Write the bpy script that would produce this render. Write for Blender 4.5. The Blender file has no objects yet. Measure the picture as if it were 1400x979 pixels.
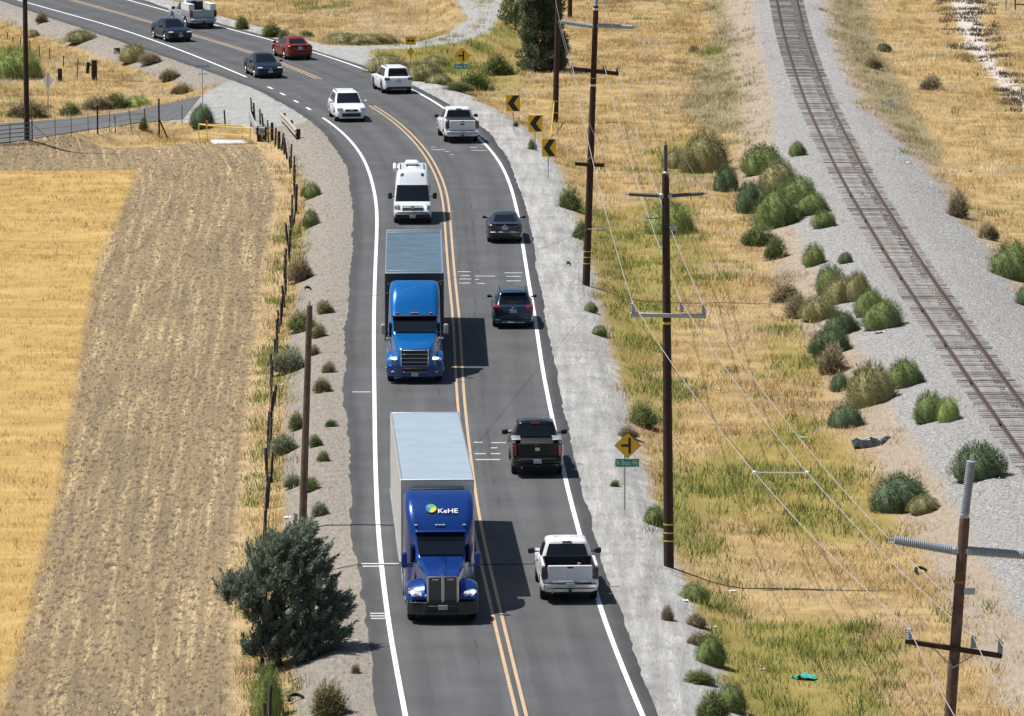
import bpy, math, random
import numpy as np
from mathutils import Vector, Matrix

random.seed(7)
RNG = np.random.default_rng(7)
SC = bpy.context.scene
COL = SC.collection

# ------------------------------------------------------------------ camera, sky, sun, exposure
F_PX, VH, CX, CY = 8600.0, -715.0, 700.0, 489.5          # focal length in photo pixels, horizon row, centre
TH = math.atan((CY - VH) / F_PX)                           # pitch below the horizontal
CAM_H = math.cos(TH) / 0.0254                              # metres above the road
cam_d = bpy.data.cameras.new('camera'); cam = bpy.data.objects.new('camera', cam_d); COL.objects.link(cam)
cam.location = (0, 0, CAM_H); cam.rotation_euler = (math.pi / 2 - TH, 0, 0)
cam_d.sensor_width = 36; cam_d.lens = 36 * F_PX / 1400; cam_d.clip_start = 1; cam_d.clip_end = 9000
SC.camera = cam

SUN_EL, SUN_AZ = math.radians(64), math.radians(7)         # sun on the left, a touch behind the scene
SUNV = Vector((-math.cos(SUN_EL) * math.cos(SUN_AZ), math.cos(SUN_EL) * math.sin(SUN_AZ), math.sin(SUN_EL)))
W = bpy.data.worlds.new('World'); SC.world = W; W.use_nodes = True
_nt = W.node_tree; _nt.nodes.clear()
_o = _nt.nodes.new('ShaderNodeOutputWorld'); _b = _nt.nodes.new('ShaderNodeBackground'); _s = _nt.nodes.new('ShaderNodeTexSky')
_s.sky_type = 'NISHITA'; _s.sun_disc = False; _s.sun_elevation = SUN_EL; _s.sun_rotation = math.radians(277)
_b.inputs['Strength'].default_value = 0.065
_nt.links.new(_s.outputs[0], _b.inputs[0]); _nt.links.new(_b.outputs[0], _o.inputs[0])
sun_d = bpy.data.lights.new('sun', 'SUN'); sun_d.energy = 4.6; sun_d.angle = math.radians(0.53); sun_d.color = (1, .97, .92)
sun = bpy.data.objects.new('sun', sun_d); COL.objects.link(sun); sun.rotation_euler = SUNV.to_track_quat('Z', 'Y').to_euler()
SC.view_settings.view_transform = 'Standard'; SC.view_settings.look = 'None'
SC.view_settings.exposure = 0.28; SC.view_settings.gamma = 1; SC.view_settings.use_curve_mapping = False
SC.cycles.max_bounces = 5; SC.cycles.diffuse_bounces = 2; SC.cycles.glossy_bounces = 3

# ------------------------------------------------------------------ pixel -> place
def ray(px, py):
    dx, dv = (px - CX) / F_PX, (py - CY) / F_PX
    return dx, math.cos(TH) - dv * math.sin(TH), -(math.sin(TH) + dv * math.cos(TH))
def flat(px, py, z=0.0):
    dx, dy, dz = ray(px, py); t = (z - CAM_H) / dz
    return dx * t, dy * t
def to_px(x, y, z=0.0):
    zz = z - CAM_H
    dep = y * math.cos(TH) - zz * math.sin(TH); up = y * math.sin(TH) + zz * math.cos(TH)
    return CX + F_PX * x / dep, CY - F_PX * up / dep
def at_depth(px, py, Y):
    dx, dy, dz = ray(px, py); t = Y / dy
    return Vector((dx * t, Y, CAM_H + dz * t))

YS = np.arange(120.0, 900.0, 1.0)
def line_fn(pts, sig=6.0):
    w = np.array([flat(*p) for p in pts]); w = w[np.argsort(w[:, 1])]
    y, x = w[:, 1], w[:, 0]
    s0 = (x[3] - x[0]) / (y[3] - y[0]); s1 = (x[-1] - x[-4]) / (y[-1] - y[-4])
    xs = np.interp(YS, y, x)
    xs = np.where(YS < y[0], x[0] + s0 * (YS - y[0]), xs); xs = np.where(YS > y[-1], x[-1] + s1 * (YS - y[-1]), xs)
    k = np.arange(-24, 25); g = np.exp(-k * k / (2 * sig * sig)); g /= g.sum()
    p = np.pad(xs, 24, mode='reflect', reflect_type='odd'); xs = np.convolve(p, g, 'valid')
    return lambda Y: np.interp(Y, YS, xs)
X_LW = line_fn([(555,979),(541,914),(529,841.5),(521.5,774),(517,735),(515,690),(512.5,615),(512,540),(511,490),(511,445),(512,395),(514,345),(516,307),(515,275),(508,245),(500,220),(485,197.5),(462.5,175),(440.5,160),(422,149),(405,139),(388,129),(371,120.5),(337.5,106),(272.5,79),(220,59),(150,35),(75,15),(22,0)])
X_RW = line_fn([(879,979),(862.5,944),(840,886.5),(825,846.5),(817.5,826.5),(794,735),(780,687.5),(772.5,655),(754,567.5),(741,505),(737,472.5),(731,432),(724,395),(715,337.5),(707.5,290),(699,255),(685,222.5),(665,197.5),(605,145),(567.5,124),(510,99),(470,85),(427.5,71),(375,56),(347,49),(295,36),(232.5,16),(172,0)])
X_CL = line_fn([(713,979),(692,894),(679.5,841.5),(650,715),(637,615),(632,572),(628,522),(624,435),(618,385),(613,320),(609.5,270),(602,245),(585,212),(562,185),(535,161),(505,142.5),(470,124),(435,108),(410,96.5),(385,87.5),(347,72.5),(300,59),(265,49),(207,31),(150,15),(100,1)])
X_PL = line_fn([(511,979),(506,946),(500,874),(486,796),(480,735),(472,602),(469,552),(468,490),(470,432),(477,382),(481,345),(481,282),(478,245),(466,217),(450,190),(435,172),(417,160),(387,142),(350,122),(312,107),(214,75),(150,52),(75,27),(25,10),(-5,0)])
X_PR = line_fn([(904,979),(884,931),(860,869),(840,806.5),(825,766),(816,735),(800,677),(785,610),(772,552),(761,490),(754,470),(742,400),(732,335),(722,290),(712,255),(700,220),(675,185),(650,162),(605,136),(562,112),(500,90),(470,80),(425,67),(375,51),(337,42),(295,30),(230,12),(200,0)])
_RZ = 0.42
def _rail(pts): return line_fn(pts, 9.0)
X_R1 = _rail([(1060.5,0),(1067.5,42),(1080,87),(1097,137),(1117,182),(1146,243),(1169,286),(1190,322),(1212,360),(1239,401),(1270,445),(1300,490),(1337,545),(1380,600),(1400,627)])
X_R2 = _rail([(1089,0),(1095,32),(1107,72),(1120,107),(1137,152),(1160,195),(1182,243),(1210,285),(1235,325),(1265,372),(1300,422),(1322,455),(1347,490),(1372,527),(1400,565)])
X_TC = lambda Y: (X_R1(Y) + X_R2(Y)) / 2
def cosh_(fn, Y): return 1 / np.sqrt(1 + ((fn(Y + 2) - fn(Y - 2)) / 4) ** 2)
def sstep(a, b, x):
    t = np.clip((x - a) / (b - a), 0, 1); return t * t * (3 - 2 * t)
def poly_sd(pts, x, y):
    """signed distance to a polygon, positive inside"""
    p = np.array(pts); q = np.roll(p, -1, 0)
    ins = np.zeros(x.shape, bool); dmin = np.full(x.shape, 1e9)
    for (ax, ay), (bx, by) in zip(p, q):
        c = ((ay > y) != (by > y))
        with np.errstate(divide='ignore', invalid='ignore'):
            ins ^= c & (x < (bx - ax) * (y - ay) / ((by - ay) if by != ay else 1e-9) + ax)
        ex, ey = bx - ax, by - ay
        t = np.clip(((x - ax) * ex + (y - ay) * ey) / (ex * ex + ey * ey + 1e-9), 0, 1)
        dmin = np.minimum(dmin, np.hypot(x - ax - t * ex, y - ay - t * ey))
    return np.where(ins, dmin, -dmin)
def wpoly(pts, z=0.0): return [flat(px, py, z) for px, py in pts]
def vnoise(x, y, sc, seed=0):
    x = x / sc; y = y / sc; xi = np.floor(x).astype(np.int64); yi = np.floor(y).astype(np.int64)
    fx, fy = x - xi, y - yi; fx = fx * fx * (3 - 2 * fx); fy = fy * fy * (3 - 2 * fy)
    def hsh(a, b):
        v = (a * 374761393 + b * 668265263 + seed * 1442695041) & 0x7fffffff
        v = ((v ^ (v >> 13)) * 1274126177) & 0x7fffffff
        return ((v ^ (v >> 16)) & 0xffff) / 65535.0
    return (hsh(xi, yi) * (1 - fx) + hsh(xi + 1, yi) * fx) * (1 - fy) + (hsh(xi, yi + 1) * (1 - fx) + hsh(xi + 1, yi + 1) * fx) * fy

PG = {
 'side': wpoly([(-520,255),(-520,210),(-150,183),(15,166),(115,159),(205,147),(275,132),(322,108),(352,123),(420,160),(338,168),(250,164),(180,169),(120,178),(75,186),(0,198),(-150,222)]),
 'apron': wpoly([(205,147),(275,131),(318,108),(352,122),(425,164),(400,172),(340,172),(250,166),(190,165)]),
 'turnout': wpoly([(420,62),(500,62),(560,60),(610,47),(640,25),(628,8),(620,-18),(690,-18),(684,22),(668,44),(625,58),(560,66),(512,66),(500,75),(510,92),(470,82),(430,72)]),
}
_D = -0.75
PG.update({
 'straw': wpoly([(-600,240),(188,232),(186,252),(158,315),(136,370),(124,430),(114,500),(98,600),(84,690),(62,770),(44,850),(12,960),(0,1080),(-600,1080)], _D),
 'creek': wpoly([(1285,-20),(1300,25),(1312,62),(1345,100),(1380,140),(1420,170),(1500,210),(1500,160),(1420,130),(1372,85),(1352,48),(1345,-20)], _D),
 'olive': wpoly([(1112,-20),(1118,20),(1140,75),(1170,110),(1190,165),(1230,220),(1285,228),(1288,205),(1250,150),(1232,110),(1205,70),(1190,20),(1175,-20)], _D),
 'scrub': wpoly([(955,-20),(1032,-20),(1046,60),(1062,130),(1080,185),(1040,195),(985,180),(930,150),(960,90),(975,40)], _D),
 'weed_a': wpoly([(805,290),(850,285),(905,270),(960,290),(950,330),(985,345),(930,400),(900,470),(880,520),(895,580),(860,585),(838,520),(830,430),(808,370)], _D),
 'weed_b': wpoly([(900,690),(930,640),(1000,600),(1080,560),(1140,580),(1170,640),(1240,690),(1200,735),(1100,740),(1040,700),(960,700),(930,770),(900,760)], _D),
 'weed_c': wpoly([(935,800),(1000,850),(1100,840),(1180,850),(1230,880),(1200,940),(1230,1040),(960,1040),(940,930)], _D),
 'weed_d': wpoly([(500,66),(560,70),(620,62),(690,40),(720,60),(715,120),(690,130),(640,130),(600,112),(540,95),(505,88)], _D),
 'weed_e': wpoly([(890,250),(940,260),(985,215),(1000,190),(940,185),(890,200)], _D),
 'weed_f': wpoly([(0,62),(55,70),(60,100),(30,118),(-40,130),(-60,60)], _D),
 'weed_g': wpoly([(1035,440),(1090,430),(1140,480),(1110,520),(1060,500)], _D),
})
GREENS = ['weed_a', 'weed_b', 'weed_c', 'weed_d', 'weed_e', 'weed_f', 'weed_g']
FENCE_PX = [(345,176),(362,193),(382,205),(396,226),(402,248),(405,268),(403,290),(398,322),(391,372),(385,430),(378,490),(372,560),(367,640),(364,720),(362,800),(361,880),(364,979),(366,1060)]
_fw = np.array([flat(px, py, _D) for px, py in FENCE_PX]); _fw = _fw[np.argsort(_fw[:, 1])]
X_FN = lambda Y: np.interp(Y, _fw[:, 1], _fw[:, 0])
Y_FTOP = float(_fw[-1, 1])

def bal_l(y): return 4.4 - 1.9 * sstep(345, 405, y)
def bal_r(y): return 5.0 - 2.4 * sstep(345, 405, y)
def zones(x, y):
    x = np.asarray(x, float); y = np.asarray(y, float); z = {}
    z['or'] = (x - X_PR(y)) * cosh_(X_PR, y); z['ol'] = (X_PL(y) - x) * cosh_(X_PL, y)
    z['e'] = (x - X_TC(y)) * cosh_(X_TC, y)
    for k, p in PG.items(): z[k] = poly_sd(p, x, y)
    z['fence'] = np.where(y < Y_FTOP + 3, X_FN(y) - x, -5.0)          # positive on the field side
    return z
def height(x, y, z=None):
    z = z or zones(x, y)
    h = -0.9 * sstep(1.2, 5.2, z['or']) - 0.75 * sstep(0.7, 3.4, z['ol'])
    e = np.abs(z['e'])
    right = (z['or'] > 2).astype(float)
    h = h + right * (1.05 * sstep(7.0, 1.7, e))
    far = sstep(0, 4, z['e'] - 6.5)
    h = h + far * 0.25 * (vnoise(x, y, 9, 5) - .5)
    rough = sstep(2.0, 5.0, np.maximum(z['or'], z['ol']))
    h = h + rough * (0.22 * (vnoise(x, y, 5, 1) - .5) + .08 * (vnoise(x, y, 1.7, 2) - .5)) * np.where(e < 2.2, 0.0, 1.0)
    lvl = np.maximum(sstep(-3.0, 0.3, z['side']), sstep(-3.0, 0.3, np.maximum(z['apron'], z['turnout'])))
    return h * (1 - lvl)
def hgt(x, y): return float(height(np.array([x]), np.array([y]))[0])
def G(px, py, dz=0.0):
    """the place on the terrain seen at a photo pixel"""
    z = -0.3
    for _ in range(9):
        x, y = flat(px, py, z); z = 0.4 * z + 0.6 * hgt(x, y)
    return Vector((x, y, hgt(x, y) + dz))
def scale_at(p): return F_PX / (p[1] * math.cos(TH) + (CAM_H - p[2]) * math.sin(TH))

# ------------------------------------------------------------------ materials
MATS = {}
def nodes_of(m):
    m.use_nodes = True; nt = m.node_tree; nt.nodes.clear()
    o = nt.nodes.new('ShaderNodeOutputMaterial'); b = nt.nodes.new('ShaderNodeBsdfPrincipled')
    nt.links.new(b.outputs[0], o.inputs[0]); return nt, b
def mat(name, col, rough=.6, metal=0., coat=0., spec=.5, var=0.0, scale=8.0, bump=0.0, emit=0.0, detail=4):
    if name in MATS: return MATS[name]
    m = bpy.data.materials.new(name); nt, b = nodes_of(m); MATS[name] = m
    b.inputs['Base Color'].default_value = (*col, 1); b.inputs['Roughness'].default_value = rough
    b.inputs['Metallic'].default_value = metal; b.inputs['Coat Weight'].default_value = coat
    b.inputs['Coat Roughness'].default_value = .06; b.inputs['Specular IOR Level'].default_value = spec
    if emit: b.inputs['Emission Color'].default_value = (*col, 1); b.inputs['Emission Strength'].default_value = emit
    if var or bump:
        tc = nt.nodes.new('ShaderNodeTexCoord'); n = nt.nodes.new('ShaderNodeTexNoise')
        n.inputs['Scale'].default_value = scale; n.inputs['Detail'].default_value = detail
        nt.links.new(tc.outputs['Object'], n.inputs['Vector'])
        if var:
            r = nt.nodes.new('ShaderNodeMapRange'); r.inputs[1].default_value = .25; r.inputs[2].default_value = .75
            r.inputs[3].default_value = 1 - var; r.inputs[4].default_value = 1 + var
            mx = nt.nodes.new('ShaderNodeVectorMath'); mx.operation = 'SCALE'; mx.inputs[0].default_value = col
            nt.links.new(n.outputs['Fac'], r.inputs[0]); nt.links.new(r.outputs[0], mx.inputs['Scale']); nt.links.new(mx.outputs[0], b.inputs['Base Color'])
        if bump:
            bp = nt.nodes.new('ShaderNodeBump'); bp.inputs['Strength'].default_value = bump
            nt.links.new(n.outputs['Fac'], bp.inputs['Height']); nt.links.new(bp.outputs[0], b.inputs['Normal'])
    return m
def paint(name, col, rough=.28, flake=0.0):
    return mat(name, col, rough, flake, .35, .4, var=.06, scale=3)
GLASS = mat('dark_glass', (.006, .009, .014), .05, 0, 0, .6)
TYRE = mat('tyre_rubber', (.012, .012, .012), .85, var=.2)
RIM = mat('alloy_rim', (.45, .45, .46), .3, .9)
DARKRIM = mat('dark_rim', (.05, .05, .055), .35, .6)
BLACK = mat('black_plastic', (.014, .014, .015), .55)
CHROME = mat('chrome', (.75, .75, .76), .15, 1.0)
REDL = mat('red_lens', (.30, .008, .012), .15, 0, 1)
DREDL = mat('smoked_lens', (.05, .01, .01), .15, 0, 1)
AMBER = mat('amber_lens', (.7, .22, .03), .2, 0, 1)
CLEARL = mat('clear_lens', (.62, .65, .68), .08, .2, 1)
LAMP = mat('lit_lamp', (1, .97, .9), .2, emit=3)
PLATE = mat('number_plate', (.42, .45, .52), .5, var=.25, scale=30)
STEEL = mat('galvanised_steel', (.42, .43, .44), .45, .7, var=.12)
ALU = mat('aluminium', (.62, .63, .65), .35, .7, var=.06)
CONC = mat('concrete', (.55, .54, .51), .9, var=.12, scale=4)
def wood(name, col): return mat(name, col, .85, var=.45, scale=5, bump=.2, detail=8)
POLEW = wood('pole_wood', (.040, .021, .013)); OLDW = wood('old_pole_wood', (.11, .07, .05)); POSTW = wood('post_wood', (.028, .022, .018))

def attr_mat(name, rough=.9, trans=0.0, up=0.0):
    m = bpy.data.materials.new(name); nt, b = nodes_of(m)
    a = nt.nodes.new('ShaderNodeAttribute'); a.attribute_name = 'col'
    nt.links.new(a.outputs['Color'], b.inputs['Base Color'])
    b.inputs['Roughness'].default_value = rough; b.inputs['Specular IOR Level'].default_value = .15
    if up:
        g = nt.nodes.new('ShaderNodeNewGeometry'); sc = nt.nodes.new('ShaderNodeVectorMath'); sc.operation = 'SCALE'; sc.inputs['Scale'].default_value = 1 - up
        ad = nt.nodes.new('ShaderNodeVectorMath'); ad.inputs[1].default_value = (0, 0, up); nm = nt.nodes.new('ShaderNodeVectorMath'); nm.operation = 'NORMALIZE'
        nt.links.new(g.outputs['Normal'], sc.inputs[0]); nt.links.new(sc.outputs[0], ad.inputs[0]); nt.links.new(ad.outputs[0], nm.inputs[0]); nt.links.new(nm.outputs[0], b.inputs['Normal'])
    if trans:
        t = nt.nodes.new('ShaderNodeBsdfTranslucent'); mx = nt.nodes.new('ShaderNodeMixShader'); mx.inputs[0].default_value = trans
        nt.links.new(a.outputs['Color'], t.inputs[0]); nt.links.new(b.outputs[0], mx.inputs[1]); nt.links.new(t.outputs[0], mx.inputs[2])
        nt.links.new(mx.outputs[0], nt.nodes['Material Output'].inputs[0])
    return m
LEAF = attr_mat('leaf_blades', .8, .25, .45)
GRASS = attr_mat('grass_blades', .9, .15, .72)
STONE = attr_mat('loose_stone', .95)

# ------------------------------------------------------------------ mesh helpers
def tag(o, label=None, cat=None, group=None, kind=None):
    if label: o['label'] = label
    if cat: o['category'] = cat
    if group: o['group'] = group
    if kind: o['kind'] = kind
    return o
def thing(name, loc, label, cat, rz=0.0, group=None):
    o = bpy.data.objects.new(name, None); COL.objects.link(o); o.empty_display_size = .3
    o.location = loc; o.rotation_euler = (0, 0, rz); return tag(o, label, cat, group)
class MB:
    def __init__(s): s.v = []; s.f = []
    def add(s, v, f):
        n = len(s.v); s.v += [tuple(p) for p in v]; s.f += [tuple(i + n for i in q) for q in f]; return s
    def loft(s, rings, cap=True, closed=True):
        n = len(rings[0]); v = [p for r in rings for p in r]; f = []
        for i in range(len(rings) - 1):
            for j in range(n if closed else n - 1):
                k = (j + 1) % n; f.append((i * n + j, i * n + k, (i + 1) * n + k, (i + 1) * n + j))
        if cap: f.append(tuple(range(n))[::-1]); f.append(tuple((len(rings) - 1) * n + j for j in range(n)))
        return s.add(v, f)
    def box(s, c, size, b=0.0, rot=None):
        hx, hy, hz = size[0] / 2, size[1] / 2, size[2] / 2; b = min(b, hx * .9, hy * .9, hz * .9)
        R = rot or Matrix.Identity(3); c = Vector(c)
        if b <= 0:
            P = [Vector((x, y, z)) for z in (-hz, hz) for x, y in ((-hx, -hy), (hx, -hy), (hx, hy), (-hx, hy))]
            return s.add([c + R @ p for p in P], [(3, 2, 1, 0), (4, 5, 6, 7), (0, 1, 5, 4), (1, 2, 6, 5), (2, 3, 7, 6), (3, 0, 4, 7)])
        rings = []
        for z, i in ((-hz, b), (-hz + b, 0), (hz - b, 0), (hz, b)):
            ax, ay = hx - i, hy - i; q = b * .6
            rings.append([c + R @ Vector((x, y, z)) for x, y in ((-ax + q, -ay), (ax - q, -ay), (ax, -ay + q), (ax, ay - q), (ax - q, ay), (-ax + q, ay), (-ax, ay - q), (-ax, -ay + q))])
        return s.loft(rings)
    def cyl(s, p0, p1, r0, r1=None, n=12):
        p0, p1 = Vector(p0), Vector(p1); r1 = r0 if r1 is None else r1
        q = (p1 - p0).to_track_quat('Z', 'Y')
        return s.loft([[p + q @ Vector((r * math.cos(2 * math.pi * k / n), r * math.sin(2 * math.pi * k / n), 0)) for k in range(n)] for p, r in ((p0, r0), (p1, r1))])
    def prof(s, p0, d, prof, n=14):
        """lathe: prof = [(distance along d, radius)]"""
        q = Vector(d).to_track_quat('Z', 'Y'); p0 = Vector(p0)
        return s.loft([[p0 + q @ Vector((r * math.cos(2 * math.pi * k / n), r * math.sin(2 * math.pi * k / n), t)) for k in range(n)] for t, r in prof])
    def grid(s, P):
        n = len(P[0]); return s.add([p for r in P for p in r], [(i * n + j, i * n + j + 1, (i + 1) * n + j + 1, (i + 1) * n + j) for i in range(len(P) - 1) for j in range(n - 1)])
    def tube(s, pts, r, n=4):
        rings = []
        for i, p in enumerate(pts):
            p = Vector(p); a = Vector(pts[max(i - 1, 0)]); b = Vector(pts[min(i + 1, len(pts) - 1)])
            q = (b - a).to_track_quat('Z', 'Y')
            rings.append([p + q @ Vector((r * math.cos(2 * math.pi * k / n), r * math.sin(2 * math.pi * k / n), 0)) for k in range(n)])
        return s.loft(rings)
    def plate(s, pts, d):
        """extrude a planar outline (list of 3-D points) by vector d"""
        d = Vector(d); n = len(pts); return s.add([Vector(p) for p in pts] + [Vector(p) + d for p in pts], [tuple(range(n))[::-1], tuple(range(n, 2 * n))] + [(i, (i + 1) % n, n + (i + 1) % n, n + i) for i in range(n)])
    def mesh(s, name, m, smooth=None):
        me = bpy.data.meshes.new(name); me.from_pydata(s.v, [], s.f); me.materials.append(m)
        import bmesh
        bm = bmesh.new(); bm.from_mesh(me); bmesh.ops.recalc_face_normals(bm, faces=bm.faces); bm.to_mesh(me); bm.free()
        if smooth:
            me.shade_smooth(); me.set_sharp_from_angle(angle=math.radians(smooth))
        return me
    def build(s, name, m, parent=None, smooth=35, loc=None):
        o = bpy.data.objects.new(name, s.mesh(name, m, smooth)); COL.objects.link(o); o.parent = parent
        if loc is not None: o.location = loc
        return o
def ob(name, me, parent=None, loc=(0, 0, 0), rot=(0, 0, 0), sc=(1, 1, 1)):
    o = bpy.data.objects.new(name, me); COL.objects.link(o); o.parent = parent
    o.location = loc; o.rotation_euler = rot; o.scale = sc; return o
def text_mesh(txt, size, M, m, name, parent, depth=.004, bold=0.0, align='CENTER', xs=1.0):
    c = bpy.data.curves.new('lettering', 'FONT'); c.body = txt; c.size = size; c.align_x = align; c.align_y = 'CENTER'; c.extrude = depth; c.offset = bold; c.resolution_u = 2
    t = bpy.data.objects.new('lettering_source', c); COL.objects.link(t); bpy.context.view_layer.update()
    me = bpy.data.meshes.new_from_object(t.evaluated_get(bpy.context.evaluated_depsgraph_get()))
    bpy.data.objects.remove(t); bpy.data.curves.remove(c)
    me.transform(Matrix.Diagonal((xs, 1, 1, 1))); me.transform(M); me.materials.clear(); me.materials.append(m)
    return ob(name, me, parent)
def frame_m(o, right, up):
    r = Vector(right).normalized(); u = Vector(up).normalized(); n = r.cross(u)
    M = Matrix((r, u, n)).transposed().to_4x4(); M.translation = Vector(o); return M
def np_mesh(name, verts, faces, m, colors=None, smooth=False):
    me = bpy.data.meshes.new(name); nv, nf, k = len(verts), len(faces), faces.shape[1]
    me.vertices.add(nv); me.vertices.foreach_set('co', np.asarray(verts, np.float32).ravel())
    me.loops.add(nf * k); me.loops.foreach_set('vertex_index', np.asarray(faces, np.int32).ravel())
    me.polygons.add(nf); me.polygons.foreach_set('loop_start', np.arange(0, nf * k, k, dtype=np.int32)); me.polygons.foreach_set('loop_total', np.full(nf, k, np.int32))
    if smooth: me.polygons.foreach_set('use_smooth', np.ones(nf, bool))
    me.update(calc_edges=True)
    if colors is not None:
        a = me.attributes.new('col', 'FLOAT_COLOR', 'POINT'); c = np.ones((nv, 4), np.float32); c[:, :3] = colors; a.data.foreach_set('color', c.ravel())
    me.materials.append(m); return me

# ------------------------------------------------------------------ ground
def smooth_axis(lo, hi, step, far):
    a = list(np.arange(lo, hi + step, step)); s = step; r = a[-1]
    while r < far[1]: s *= 1.5; r += s; a.append(r)
    s = step; l = a[0]
    while l > far[0]: s *= 1.5; l -= s; a.insert(0, l)
    return np.array(a)
gx = smooth_axis(-62, 66, .55, (-3000, 3000)); gy = smooth_axis(178, 520, .8, (-400, 6000))
XX, YY = np.meshgrid(gx, gy); xv, yv = XX.ravel(), YY.ravel()
ZN = zones(xv, yv); hv = height(xv, yv, ZN)
nx = len(gx); ii = np.arange(len(gy) - 1)[:, None] * nx + np.arange(nx - 1)[None, :]; ii = ii.ravel()
gfaces = np.stack([ii, ii + 1, ii + nx + 1, ii + nx], 1)

def ground_mat():
    m = bpy.data.materials.new('ground_surface'); nt, b = nodes_of(m); N = nt.nodes.new; L = nt.links.new
    b.inputs['Roughness'].default_value = .97; b.inputs['Specular IOR Level'].default_value = .1
    tc = N('ShaderNodeNewGeometry')
    def noise(scale, detail=5, rough=.6, stretch=None):
        n = N('ShaderNodeTexNoise'); n.inputs['Scale'].default_value = scale; n.inputs['Detail'].default_value = detail; n.inputs['Roughness'].default_value = rough
        if stretch:
            mp = N('ShaderNodeMapping'); mp.inputs['Scale'].default_value = stretch; L(tc.outputs['Position'], mp.inputs[0]); L(mp.outputs[0], n.inputs['Vector'])
        else: L(tc.outputs['Position'], n.inputs['Vector'])
        return n.outputs['Fac']
    def ramp(fac, stops, tint=(1, 1, 1)):
        r = N('ShaderNodeValToRGB'); e = r.color_ramp.elements
        while len(e) < len(stops): e.new(.5)
        for k, (p, c) in zip(e, stops): k.position = p; k.color = (*[a_ * t_ for a_, t_ in zip(c, tint)], 1)
        L(fac, r.inputs[0]); return r.outputs[0]
    def mix(fac, a, bb):
        x = N('ShaderNodeMix'); x.data_type = 'RGBA'; L(fac, x.inputs[0]); L(a, x.inputs[6]); L(bb, x.inputs[7]); return x.outputs[2]
    edge_n = noise(1.1, 6, .7)
    def zone(attr, amp, w=.12, shift=0.0):
        a = N('ShaderNodeAttribute'); a.attribute_name = attr
        s = N('ShaderNodeMath'); s.operation = 'MULTIPLY_ADD'; L(edge_n, s.inputs[0]); s.inputs[1].default_value = amp * 2; s.inputs[2].default_value = -amp + shift
        t = N('ShaderNodeMath'); t.operation = 'ADD'; L(a.outputs['Fac'], t.inputs[0]); L(s.outputs[0], t.inputs[1])
        r = N('ShaderNodeMapRange'); r.interpolation_type = 'SMOOTHSTEP'; L(t.outputs[0], r.inputs[0]); r.inputs[1].default_value = -w; r.inputs[2].default_value = w
        return r.outputs[0]
    fine = noise(9, 8, .75, (.75, .16, 1)); speck = noise(6, 3, .6, (1.0, .2, 1)); streak = noise(2.2, 6, .7, (1, .06, 1)); med = noise(.55, 6, .65); big = noise(.12, 4, .6)
    base = ramp(med, [(.28, (.25, .18, .105)), (.45, (.37, .275, .155)), (.62, (.50, .375, .21)), (.8, (.40, .30, .175))], (1.05, .99, .84))
    green = ramp(med, [(.3, (.24, .22, .075)), (.55, (.32, .27, .10)), (.75, (.46, .34, .15))], (1.04, .98, .85))
    c = mix(zone('z_green', 1.6, .8), base, green)
    c = mix(zone('z_olive', .8, .4), c, ramp(fine, [(.3, (.21, .175, .095)), (.6, (.36, .30, .175))]))
    straw = ramp(noise(.5, 5, .6, (.35, 1.3, 1)), [(.3, (.46, .32, .15)), (.5, (.58, .41, .19)), (.72, (.68, .51, .28))], (.9, .83, .64))
    c = mix(zone('z_straw', .7, .35), c, straw)
    plow_s = noise(1.0, 7, .7, (1.9, .10, 1)); patch = noise(.55, 4, .6, (1, .22, 1))
    fl = N('ShaderNodeAttribute'); fl.attribute_name = 'furrow_lat'; fs = N('ShaderNodeSeparateXYZ'); L(tc.outputs['Position'], fs.inputs[0]); fm = N('ShaderNodeMath'); fm.operation = 'MULTIPLY'; L(fs.outputs[1], fm.inputs[0]); fm.inputs[1].default_value = .022
    fc = N('ShaderNodeCombineXYZ'); L(fl.outputs['Fac'], fc.inputs[0]); L(fm.outputs[0], fc.inputs[1]); fn = N('ShaderNodeTexNoise'); fn.inputs['Scale'].default_value = 2.6; fn.inputs['Detail'].default_value = 5; fn.inputs['Roughness'].default_value = .65; L(fc.outputs[0], fn.inputs['Vector']); plow_s = fn.outputs['Fac']
    plow = mix(ramp(fine, [(.40, (0, 0, 0)), (.60, (1, 1, 1))]), ramp(patch, [(.35, (.20, .16, .115)), (.6, (.28, .22, .15))], (1, .95, .8)), ramp(plow_s, [(.36, (.24, .195, .145)), (.50, (.36, .285, .195)), (.57, (.48, .38, .25)), (.64, (.68, .55, .37))], (1, .95, .8)))
    plow = mix(ramp(speck, [(.53, (0, 0, 0)), (.63, (.9, .9, .9))]), plow, ramp(fine, [(.3, (.09, .07, .05)), (.7, (.17, .135, .10))]))
    c = mix(zone('z_plow', .6, .3), c, plow)
    c = mix(zone('z_strip', .5, .25), c, ramp(med, [(.3, (.42, .31, .18)), (.7, (.60, .46, .29))], (.98, .93, .8)))
    dirt = ramp(fine, [(.3, (.26, .21, .155)), (.6, (.44, .36, .28)), (.75, (.52, .45, .38))])
    c = mix(zone('z_dirt', 1.8, .5), c, dirt)
    grav = mix(ramp(fine, [(.35, (0, 0, 0)), (.65, (1, 1, 1))]), ramp(med, [(.35, (.24, .235, .225)), (.6, (.42, .41, .39))]), ramp(streak, [(.32, (.23, .225, .215)), (.5, (.42, .41, .395)), (.62, (.60, .59, .57))], (.98, .97, .96)))
    c = mix(zone('z_gravel', 1.1, .3), c, grav)
    lgrav = mix(ramp(speck, [(.58, (0, 0, 0)), (.68, (.7, .7, .7))]), ramp(fine, [(.3, (.20, .185, .165)), (.55, (.31, .29, .265)), (.75, (.42, .40, .38))], (1.06, 1.0, .93)), ramp(fine, [(.3, (.09, .085, .075)), (.7, (.2, .19, .17))]))
    c = mix(zone('z_lgravel', .5, .2), c, lgrav)
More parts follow.
